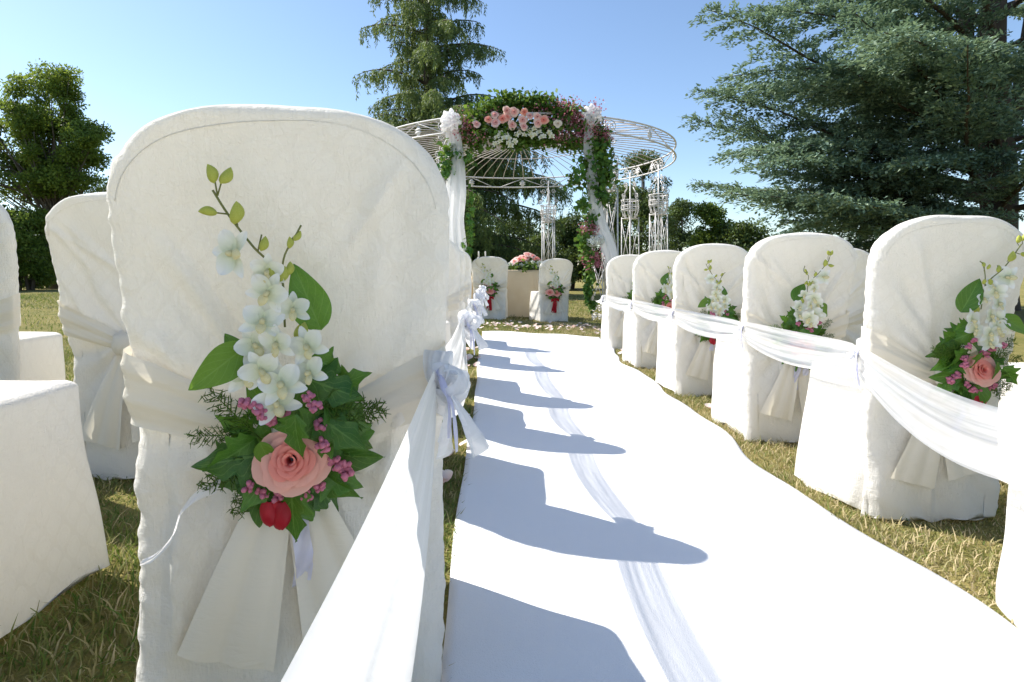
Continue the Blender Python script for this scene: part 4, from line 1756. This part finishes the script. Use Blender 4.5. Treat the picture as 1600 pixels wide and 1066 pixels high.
GBQ = 'bouquets tied to the chair backs'
hero = make_bouquet(2, 1, 'pink', True)
hang(hero, 'L1', 0.010, 0.445, 'large near bouquet of white orchids, pink rose and ivy on the big left chair')
bq = make_bouquet(5, -1, 'pink')
hang(bq, 'R1', 0.055, 0.475, 'bouquet with open pink rose and tall white orchids on the large right chair')
bq2 = make_bouquet(9, -1, 'pink')
hang(bq2, 'R2', 0.0, 0.46, 'bouquet with red ribbon below the tulle on the second right chair')
bq3 = make_bouquet(12, 1, 'cream')
hang(bq3, 'R3', 0.02, 0.44, 'bouquet with cream rose under the tulle on the third right chair')
bq4 = copy_tree(bq)
hang(bq4, 'R4', 0.03, 0.49, 'small bouquet with pink rose on the fourth right chair')
bq5 = copy_tree(bq2)
hang(bq5, 'R5', 0.06, 0.45, 'smallest right bouquet on the farthest chair of the right aisle row')
al = make_bouquet(15, 1, 'pink', False, 'red')
hang(al, 'A0', 0.0, 0.44, 'bouquet with red bow on the left altar chair')
al2 = copy_tree(al)
hang(al2, 'A1', -0.02, 0.44, 'bouquet with trailing red ribbon on the right altar chair')
for c in (al, al2):
    c.scale = (1.15, 1.15, 1.0)
    # a second rose beside the first on the altar chairs
    link('rose', ROSE, c, mat=frame((-0.085, -0.04, 0.01), (-0.2, -1, 0.4), (0, 0, 1), 0.05))


# ------------------------------------------------------------------ tulle swags along the rows
def swag(p0, p1, sag, h0, hm, seed, lean=0.0, n=44, m=18, pleat=1.0):
    """one hanging length of tulle between two ties"""
    b = MB()
    p0, p1 = Vector(p0), Vector(p1)
    sd = (p1 - p0).cross(UP).normalized()

    def fn(a, t):
        c = p0.lerp(p1, a)
        s = math.sin(PI * a)
        c.z -= sag * s ** 0.9
        hh = lerp(h0, hm, s ** 0.5)
        z = (0.5 - t) * hh
        pl = (0.010 * math.sin(t * 12 + seed + 2 * a) + 0.006 * math.sin(t * 27 + seed * 2 - 3 * a)) * (0.35 + 0.65 * s) * pleat
        out = lean * (t - 0.3) * s
        return c + UP * z + sd * (pl + out)
    b.grid(fn, n, m)
    return b


def tulle_bow(seed, size=1.0, side=1):
    rr = random.Random(seed)
    b = MB()
    # puffed loops
    for k in range(5):
        a0 = rr.uniform(-0.4, 0.5) + k * 0.9 - 1.2
        ln = size * rr.uniform(0.085, 0.13)
        d = Vector((math.cos(a0) * 0.6 * side + 0.35 * side, -math.sin(a0 * 1.7) * 0.5, math.sin(a0) * 0.9)).normalized()
        wv = d.orthogonal().normalized()
        wv = Matrix.Rotation(rr.uniform(0, PI), 3, d) @ wv
        up = d.cross(wv)

        def fl(a, t, d=d, wv=wv, up=up, ln=ln, k=k):
            an = t * 2 * PI
            w = size * 0.075 * (0.25 + math.sin(PI * t) ** 0.6)
            return d * (ln * (1 - math.cos(an)) * 0.5) + up * (0.36 * ln * math.sin(an)) + wv * ((a - 0.5) * w) + up * (0.006 * math.sin(a * 14 + t * 5 + k))
        b.grid(fl, 8, 20)
    # hanging tails
    for k in range(2):
        dx = rr.uniform(-0.01, 0.05) * side
        ln = size * rr.uniform(0.14, 0.22)

        def ft(a, t, dx=dx, ln=ln, k=k):
            w = size * lerp(0.03, 0.10, t ** 0.7)
            return Vector((dx * t + 0.012 * math.sin(a * 11 + k + t * 3) * t + 0.02 * side, (a - 0.5) * w - 0.02 * k, -ln * t - 0.01 * math.sin(a * 7 + k) * t))
        b.grid(ft, 14, 16)
    return b


def garland(label, ties, segs, side, group):
    root = tag(empty('tulle_garland', ties[0]), label, 'garland', group)
    o = Vector(ties[0])
    for i in range(len(ties) - 1):
        sag, h0, hm, lean = segs[i]
        sw = swag(Vector(ties[i]) - o, Vector(ties[i + 1]) - o, sag, h0, hm, i * 1.7, lean, pleat=(0.22 if i == 0 else 0.45) if side > 0 else 0.8)
        sw.build('swag', M['tulle_thick' if side > 0 and i == 0 else 'tulle'], root)
    for i, t in enumerate(ties):
        bw = tulle_bow(i + (10 if side > 0 else 40), 0.44 if side > 0 else 0.24, side)
        k = bw.build('tulle_bow', M['tulle_thick'], root)
        k.location = Vector(t) - o
        r = MB()
        tt = Vector(t) - o
        for s in (0, 1):
            pts = smooth_pts([tt + Vector((0, -0.012, 0.03)), tt + Vector((0.012 * side, -0.02, 0.012 - s * .01)), tt + Vector((0.022 * side + s * .006, -0.03, -0.03)), tt + Vector((0.02 * side + s * .012, -0.03, -0.07 - s * 0.02))])
            b0 = strip('ribbon', pts, 0.014, M['ribbon'], None, (0.25, 1, 0.1), None, 0.001, True)
            link('ribbon', b0, root)
    return root


zt = 0.525
lt = [Vector((-0.092, -0.14, zt + 0.01))] + [Vector((-0.080, y - 0.03, zt + gz(-0.1) + 0.02)) for y in (0.895, 1.87, 2.73, 3.49, 4.58, 5.62)]
garland('white tulle garland tied along the left aisle chairs, close to the camera', lt,
        [(0.085, 0.045, 0.15, 0.03)] + [(0.05, 0.06, 0.15, 0.03)] * 5, 1, 'tulle garlands along the aisle')
rt = [Vector((1.105, y - 0.02, 0.50 + gz(1.1))) for y in rows]
rt[1].x = 1.10
garland('white tulle garland tied along the right aisle chairs', rt,
        [(0.115, 0.065, 0.145, -0.045), (0.022, 0.065, 0.12, -0.02), (0.016, 0.06, 0.115, -0.02), (0.016, 0.06, 0.115, 0), (0.02, 0.06, 0.115, 0)], -1, 'tulle garlands along the aisle')


# ------------------------------------------------------------------ flowers and drapes on the arch
AY = 8.62          # depth of the arch face


def clump(P0, spread, n, rr):
    g = npr.normal(size=(n, 3)) * np.array(spread) + np.array([P0.x, P0.y, P0.z])
    return g


def build_arch_flowers():
    rr = random.Random(17)
    o0 = px(820, 215, AY)
    root = tag(empty('flower_arch', o0), 'arch of pink roses, white orchids and greenery over the gazebo entrance', 'flowers')
    rel = lambda v: v - o0
    # body of leaves
    P, S = [], []
    for (x, y, sx, sy, n) in ((770, 170, 26, 10, 500), (800, 160, 28, 11, 800), (840, 162, 28, 10, 700), (880, 178, 24, 13, 600), (745, 190, 20, 15, 450), (720, 205, 12, 16, 260), (915, 200, 18, 16, 500),
                              (790, 205, 36, 14, 700), (850, 205, 34, 14, 700), (935, 215, 12, 14, 260), (820, 222, 50, 8, 400), (745, 222, 14, 12, 200), (895, 225, 22, 10, 260)):
        c = rel(px(x, y, AY + 0.1))
        P.append(clump(c, (sx * AY / 900 * 0.55, 0.11, sy * AY / 900 * 0.6), n, rr))
        S.append(np.clip(npr.normal(0.45, 0.25, n), 0, 1))
    P = np.concatenate(P)
    S = np.concatenate(S)
    n = len(P)
    D = npr.normal(size=(n, 3)) + np.array([0, -0.4, -0.2])
    tag(diamonds('foliage', P, D, npr.uniform(0.06, 0.12, n), npr.uniform(0.035, 0.07, n), S + 0.12, M['green_bits'], root), kind='stuff')
    # pink filler sprays
    P, S = [], []
    for (x, y, sx, sy, n) in ((712, 205, 9, 13, 420), (730, 195, 12, 12, 260), (925, 200, 14, 14, 620), (900, 185, 18, 13, 420), (945, 215, 7, 12, 260), (885, 165, 18, 9, 240), (905, 212, 16, 10, 320), (740, 215, 16, 8, 160), (870, 195, 16, 10, 160),
                              (930, 172, 10, 10, 90), (775, 185, 18, 10, 120), (850, 170, 18, 10, 120), (880, 215, 16, 8, 150)):
        c = rel(px(x, y, AY - 0.02))
        P.append(clump(c, (sx * AY / 900 * 0.7, 0.09, sy * AY / 900 * 0.7), n, rr))
        S.append(np.clip(npr.normal(0.5, 0.28, n), 0, 1))
    P = np.concatenate(P)
    S = np.concatenate(S)
    n = len(P)
    tag(diamonds('pink_sprays', P, npr.normal(size=(n, 3)), npr.uniform(0.018, 0.04, n), npr.uniform(0.016, 0.034, n), S, M['filler'], root), kind='stuff')
    # roses
    for (cx, cy) in ((320, 287), (391, 259), (432, 231), (437, 279), (497, 203), (505, 247), (479, 255), (548, 210), (528, 288), (602, 212), (593, 260), (636, 238), (598, 300), (680, 240), (686, 276), (722, 260)):
        p = rel(px(660 + cx / 3.807, 120 + cy / 3.807, AY - 0.17))
        link('rose', ROSE_S if rr.random() < 0.65 else ROSE, root, mat=frame(p, (rr.uniform(-.45, .45), -1, rr.uniform(-.2, .35)), (0, 0, 1), 0.061 * rr.uniform(0.82, 1.12)))
    p = rel(px(660 + 803 / 3.807, 120 + 284 / 3.807, AY - 0.17))
    link('rose', ROSE_C, root, mat=frame(p, (0.2, -1, 0.1), (0, 0, 1), 0.06))
    # white orchid sprays below the roses
    for (cx, cy) in ((440, 360), (470, 340), (480, 365), (455, 385), (520, 365), (545, 385), (510, 395), (560, 345), (640, 325), (665, 345), (690, 330), (640, 350), (610, 345), (720, 355), (755, 335), (770, 355), (585, 330), (495, 345), (430, 400), (530, 410), (700, 360), (660, 310)):
        p = rel(px(660 + cx / 3.807 + rr.uniform(-2, 2), 120 + cy / 3.807, AY - 0.14 + rr.uniform(-.03, .03)))
        link('orchid', ORCH_ONE, root, mat=frame(p, (rr.uniform(-.6, .6), -1, rr.uniform(-.3, .4)), (rr.uniform(-1, 1), 0, 1), rr.uniform(0.040, 0.055)))


build_arch_flowers()


def ivy_on_post(label, spots, seed, extras=()):
    rr = random.Random(seed)
    o0 = px(spots[0][0], spots[0][1], AY)
    root = tag(empty('ivy_vine', o0), label, 'vine')
    rel = lambda v: v - o0
    P, S, D = [], [], []
    vines = MB()
    for (x, y, sx, sy, n) in spots:
        c = rel(px(x, y, AY - 0.05))
        P.append(clump(c, (sx * AY / 900 * 0.6, 0.07, sy * AY / 900 * 0.6), n, rr))
        S.append(np.clip(npr.normal(0.62, 0.22, n), 0, 1))
        D.append(npr.normal(0, 0.6, (n, 3)) + np.array([0, -0.5, -0.7]))
    pts = [rel(px(s[0] + rr.uniform(-3, 3), s[1], AY)) for s in spots]
    vines.tube(smooth_pts(pts), 0.006, 5)
    vines.build('vine_stem', M['stem'], root)
    P, S, D = np.concatenate(P), np.concatenate(S), np.concatenate(D)
    n = len(P)
    tag(diamonds('ivy_leaves', P, D, npr.uniform(0.05, 0.10, n), npr.uniform(0.045, 0.085, n), S, M['green_bits'], root), kind='stuff')
    # larger separate leaves
    for k in range(60):
        s = spots[rr.randrange(len(spots))]
        p = rel(px(s[0] + rr.gauss(0, s[2] * 0.7), s[1] + rr.gauss(0, s[3] * 0.7), AY - 0.14))
        link('ivy_leaf', IVY[k % 3], root, mat=frame(p, (rr.uniform(-.5, .5), -1, rr.uniform(-.1, .7)), (rr.uniform(-.6, .6), 0, -1), rr.uniform(0.07, 0.11)))
    return root, rel


ivy_on_post('ivy climbing the left draped post of the gazebo entrance', [(703, 232, 10, 10, 90), (698, 262, 8, 14, 90), (706, 245, 8, 10, 60), (730, 250, 6, 12, 50), (735, 320, 4, 18, 50), (733, 360, 5, 18, 60), (730, 395, 5, 14, 50)], 4)
root_r, rel_r = ivy_on_post('thick green ivy trailing down the right post of the gazebo entrance', [(935, 228, 14, 10, 200), (938, 250, 15, 12, 260), (945, 272, 13, 12, 230), (930, 290, 13, 12, 200), (940, 308, 10, 10, 130), (905, 275, 8, 10, 60), (890, 288, 8, 8, 40), (915, 255, 10, 12, 120),
                                                                                      (910, 318, 8, 8, 60), (925, 345, 9, 12, 100), (915, 372, 8, 14, 140), (918, 400, 8, 12, 140), (920, 430, 7, 14, 120), (918, 455, 5, 12, 80), (925, 475, 5, 8, 40)], 6)


def build_post_spray():
    rr = random.Random(3)
    o0 = px(928, 378, AY)
    root = tag(empty('flower_spray', o0), 'spray of white hydrangea and pink flowers fixed to the right ivy covered post', 'flowers')
    for (dx, dy, s) in ((-0.05, 0.0, 0.085), (0.05, 0.02, 0.075)):
        b = MB()
        for k in range(70):
            v = Vector((rr.gauss(0, 1), rr.gauss(0, 1), rr.gauss(0, 1))).normalized() * s
            t = v.orthogonal().normalized()
            t2 = v.normalized().cross(t)
            c = v + Vector((dx, -0.16, dy))
            for q in range(4):
                a = q * PI / 2 + rr.random()
                e = t * math.cos(a) + t2 * math.sin(a)
                f = t * math.cos(a + .8) + t2 * math.sin(a + .8)
                i = len(b.v)
                w = 0.022
                b.v += [tuple(c), tuple(c + e * w), tuple(c + (e + f) * w * 0.75 + v * 0.06), tuple(c + f * w)]
                b.f.append((i, i + 1, i + 2, i + 3))
                b.uv.append(((.5, .2), (.5, .9), (.5, 1), (.5, .9)))
        b.build('hydrangea', M['orchid'], root)
    for (x, y, n) in ((922, 358, 300), (926, 402, 260), (930, 412, 120)):
        c = px(x, y, AY - 0.12) - o0
        P = clump(c, (0.07, 0.06, 0.05), n, rr)
        tag(diamonds('pink_sprays', P, npr.normal(size=(n, 3)), npr.uniform(0.02, 0.04, n), npr.uniform(0.016, 0.034, n), np.clip(npr.normal(0.5, 0.28, n), 0, 1), M['filler'], root), kind='stuff')


build_post_spray()


def drape(label, path, widths, puff, seed):
    """tulle wound down a post; path: pixels"""
    rr = random.Random(seed)
    o0 = px(path[0][0], path[0][1], AY - 0.08)
    root = tag(empty('tulle_drape', o0), label, 'drape', 'tulle drapes on the gazebo posts')
    pts = smooth_pts([px(x, y, AY - 0.08) - o0 for x, y in path], 8)
    n = len(pts)
    b = MB()

    def fn(a, t):
        q, tan = at_path(pts, min(t, 0.9999))
        w = interp(t, [i / (len(widths) - 1) for i in range(len(widths))], widths) * 0.5
        th = a * 2 * PI
        k = 1 + 0.16 * math.sin(th * 7 + t * 6 + seed) + 0.08 * math.sin(th * 13 - t * 9)
        return q + Vector((math.cos(th) * w * k, math.sin(th) * w * 0.7 * k, 0))
    b.grid(fn, 48, 60, True)
    b.build('drape_length', M['tulle_thick'], root)
    p = MB()
    c = px(puff[0], puff[1], AY - 0.1) - o0
    p.ball(c, puff[2], 40, 28, (1.0, 0.8, 1.1), lambda d: 1 + 0.12 * math.sin(d.x * 9 + d.z * 7 + seed) + 0.09 * math.sin(d.z * 15 - d.x * 6) + 0.07 * math.sin(d.y * 17 + d.x * 11))
    p.build('puff', M['tulle_thick'], root)


drape('white tulle drape hanging straight down the left gazebo post', [(705, 195), (712, 240), (712, 300), (710, 350), (714, 400), (718, 440), (716, 505)], [0.20, 0.20, 0.26, 0.27, 0.30, 0.30, 0.30], (705, 192, 0.155), 1)
drape('white tulle drape slanting down the right gazebo post', [(922, 190), (919, 225), (924, 265), (928, 305), (936, 345), (950, 385), (962, 430)], [0.12, 0.13, 0.14, 0.16, 0.19, 0.20, 0.18], (925, 182, 0.14), 2)


# ------------------------------------------------------------------ altar table
def build_table():
    Yt = 9.55
    x0, x1 = -0.26, 0.84
    zt_ = 0.76
    cx = (x0 + x1) / 2
    root = tag(empty('altar_table', (cx, Yt, gz(cx))), 'wooden table hidden under the cream cloth at the altar', 'table')
    b = MB()
    b.box((0, 0, zt_ - 0.02), (x1 - x0 - 0.04, 0.56, 0.03))
    b.build('tabletop', M['wood'], root, False)
    for sx in (-1, 1):
        for sy in (-1, 1):
            b = MB()
            b.box((sx * 0.48, sy * 0.23, (zt_ - 0.035) / 2), (0.045, 0.045, zt_ - 0.035))
            b.build('leg', M['wood'], root, False)
    c = MB()
    w, d = (x1 - x0) / 2, 0.30

    def fn(a, t):
        th = 2 * PI * a
        cc, ss = math.cos(th), math.sin(th)
        p = 0.2
        ex, ey = math.copysign(abs(cc) ** p, cc) if abs(cc) > 1e-6 else 0, math.copysign(abs(ss) ** p, ss) if abs(ss) > 1e-6 else 0
        if t < 0.2:
            k = t / 0.2
            return (ex * w * k, ey * d * k, zt_ + 0.004)
        k = (t - 0.2) / 0.8
        fo = (0.03 * math.sin(th * 16 + 2 * math.sin(th * 3)) + 0.015 * math.sin(th * 37)) * k ** 0.8
        return (ex * (w + 0.02 + 0.05 * k) + cc * fo, ey * (d + 0.02 + 0.05 * k) + ss * fo, zt_ + 0.004 - (zt_ - 0.005) * k)
    c.grid(fn, 160, 24, True)
    o = c.build('tablecloth', M['linen'])
    o.location = root.location
    tag(o, 'pleated cream tablecloth falling to the grass between the altar chairs', 'tablecloth')
    zb = root.location.z + zt_ + 0.008
    # centrepiece
    rr = random.Random(8)
    o0 = Vector((px(822, 0, Yt).x, Yt - 0.08, zb))
    cp = tag(empty('flower_centrepiece', o0), 'low centrepiece of pink roses and white flowers on the altar table', 'flowers')
    for k in range(26):
        u, v = rr.uniform(-1, 1), rr.uniform(-0.5, 1)
        x = u * 0.22
        z = 0.09 + 0.15 * (1 - u * u) * rr.uniform(0.4, 1)
        link('rose', ROSE_S if rr.random() < 0.6 else ROSE, cp, mat=frame((x, -0.10 * v - 0.02, z), (u * 0.5, -0.7, 0.7), (0, 0, 1), rr.uniform(0.045, 0.058)))
    for k in range(16):
        link('orchid', ORCH_ONE, cp, mat=frame((rr.uniform(-0.27, 0.22), -0.17, rr.uniform(0.03, 0.12)), (rr.uniform(-.5, .5), -1, .3), (0, 0, 1), 0.045))
    n = 420
    P = npr.normal(size=(n, 3)) * np.array([0.14, 0.08, 0.035]) + np.array([-0.02, -0.10, 0.04])
    tag(diamonds('foliage', P, npr.normal(size=(n, 3)) + np.array([0, -0.5, -0.3]), npr.uniform(0.05, 0.10, n), npr.uniform(0.03, 0.06, n), np.clip(npr.normal(.4, .25, n), 0, 1), M['green_bits'], cp), kind='stuff')
    for (x, lab) in ((748, 'left one of the two slim white candlesticks on the altar table'), (758.5, 'right one of the two slim white candlesticks on the altar table')):
        q = Vector((px(x, 0, Yt - 0.1).x, Yt - 0.1, zb))
        cs = tag(empty('candlestick', q), lab, 'candlestick', 'slim white candlesticks')
        b = MB()
        prof = [(0.045, 0), (0.045, 0.012), (0.014, 0.03), (0.012, 0.08), (0.026, 0.10), (0.012, 0.12), (0.024, 0.15), (0.03, 0.19), (0.02, 0.20)]
        b.grid(lambda a, t: (math.cos(2 * PI * a) * prof[int(round(t * 8))][0], math.sin(2 * PI * a) * prof[int(round(t * 8))][0], prof[int(round(t * 8))][1]), 12, 8, True)
        b.build('holder', M['iron'], cs)
        b = MB()
        b.tube([(0, 0, 0.19), (0, 0, 0.29), (0, 0, 0.30)], [0.012, 0.012, 0.004], 8)
        b.build('candle', M['wax'], cs)
    q = Vector((px(776, 0, Yt - 0.1).x, Yt - 0.1, zb))
    cs = tag(empty('candle', q), 'short thick white pillar candle on the altar table', 'candle')
    b = MB()
    b.tube([(0, 0, 0), (0, 0, 0.17), (0, 0, 0.175)], [0.045, 0.045, 0.04], 16)
    b.build('wax', M['wax'], cs)
    b = MB()
    b.tube([(0, 0, 0.17), (0.003, 0, 0.20)], 0.003, 5)
    b.build('wick', M['wood'], cs)


build_table()


# ------------------------------------------------------------------ petals on the grass
def build_petals():
    rr = random.Random(33)
    meshes = []
    for k in range(3):
        b = MB()
        petal_grid(b, 0.05, 0.026, 0.6 - 0.3 * k, 0.5, 0.5, None, 5, 6)
        meshes.append(b.mesh('rose_petal', M['petal_fallen']))
    spots = []
    for k in range(46):
        spots.append((rr.uniform(-0.32, -0.10), rr.uniform(1.3, 6.6)))
    for k in range(110):
        spots.append((rr.uniform(-0.35, 1.5), rr.gauss(7.55, 0.33)))
    for k in range(16):
        y = rr.uniform(2.0, 5.5)
        spots.append((carpet_right(y) + rr.uniform(0.03, 0.12), y))
    for x, y in spots:
        if -0.09 < x < 1.2 and y < CARPET_END + 0.12:
            continue
        o = link('rose_petal', meshes[rr.randrange(3)])
        o.location = (x, y, gz(x) + 0.028)
        o.rotation_euler = (rr.uniform(-.5, .5), rr.uniform(-.5, .5), rr.uniform(0, 6.28))
        s = rr.uniform(0.7, 1.25)
        o.scale = (s, s, s)
        where = 'in the drift across the far end of the carpet' if y > 6.7 else ('on the grass strip left of the carpet' if x < 0.3 else 'on the grass right of the carpet edge')
        tag(o, 'pale pink rose petal lying ' + where, 'petal', 'rose petals ' + where)


build_petals()
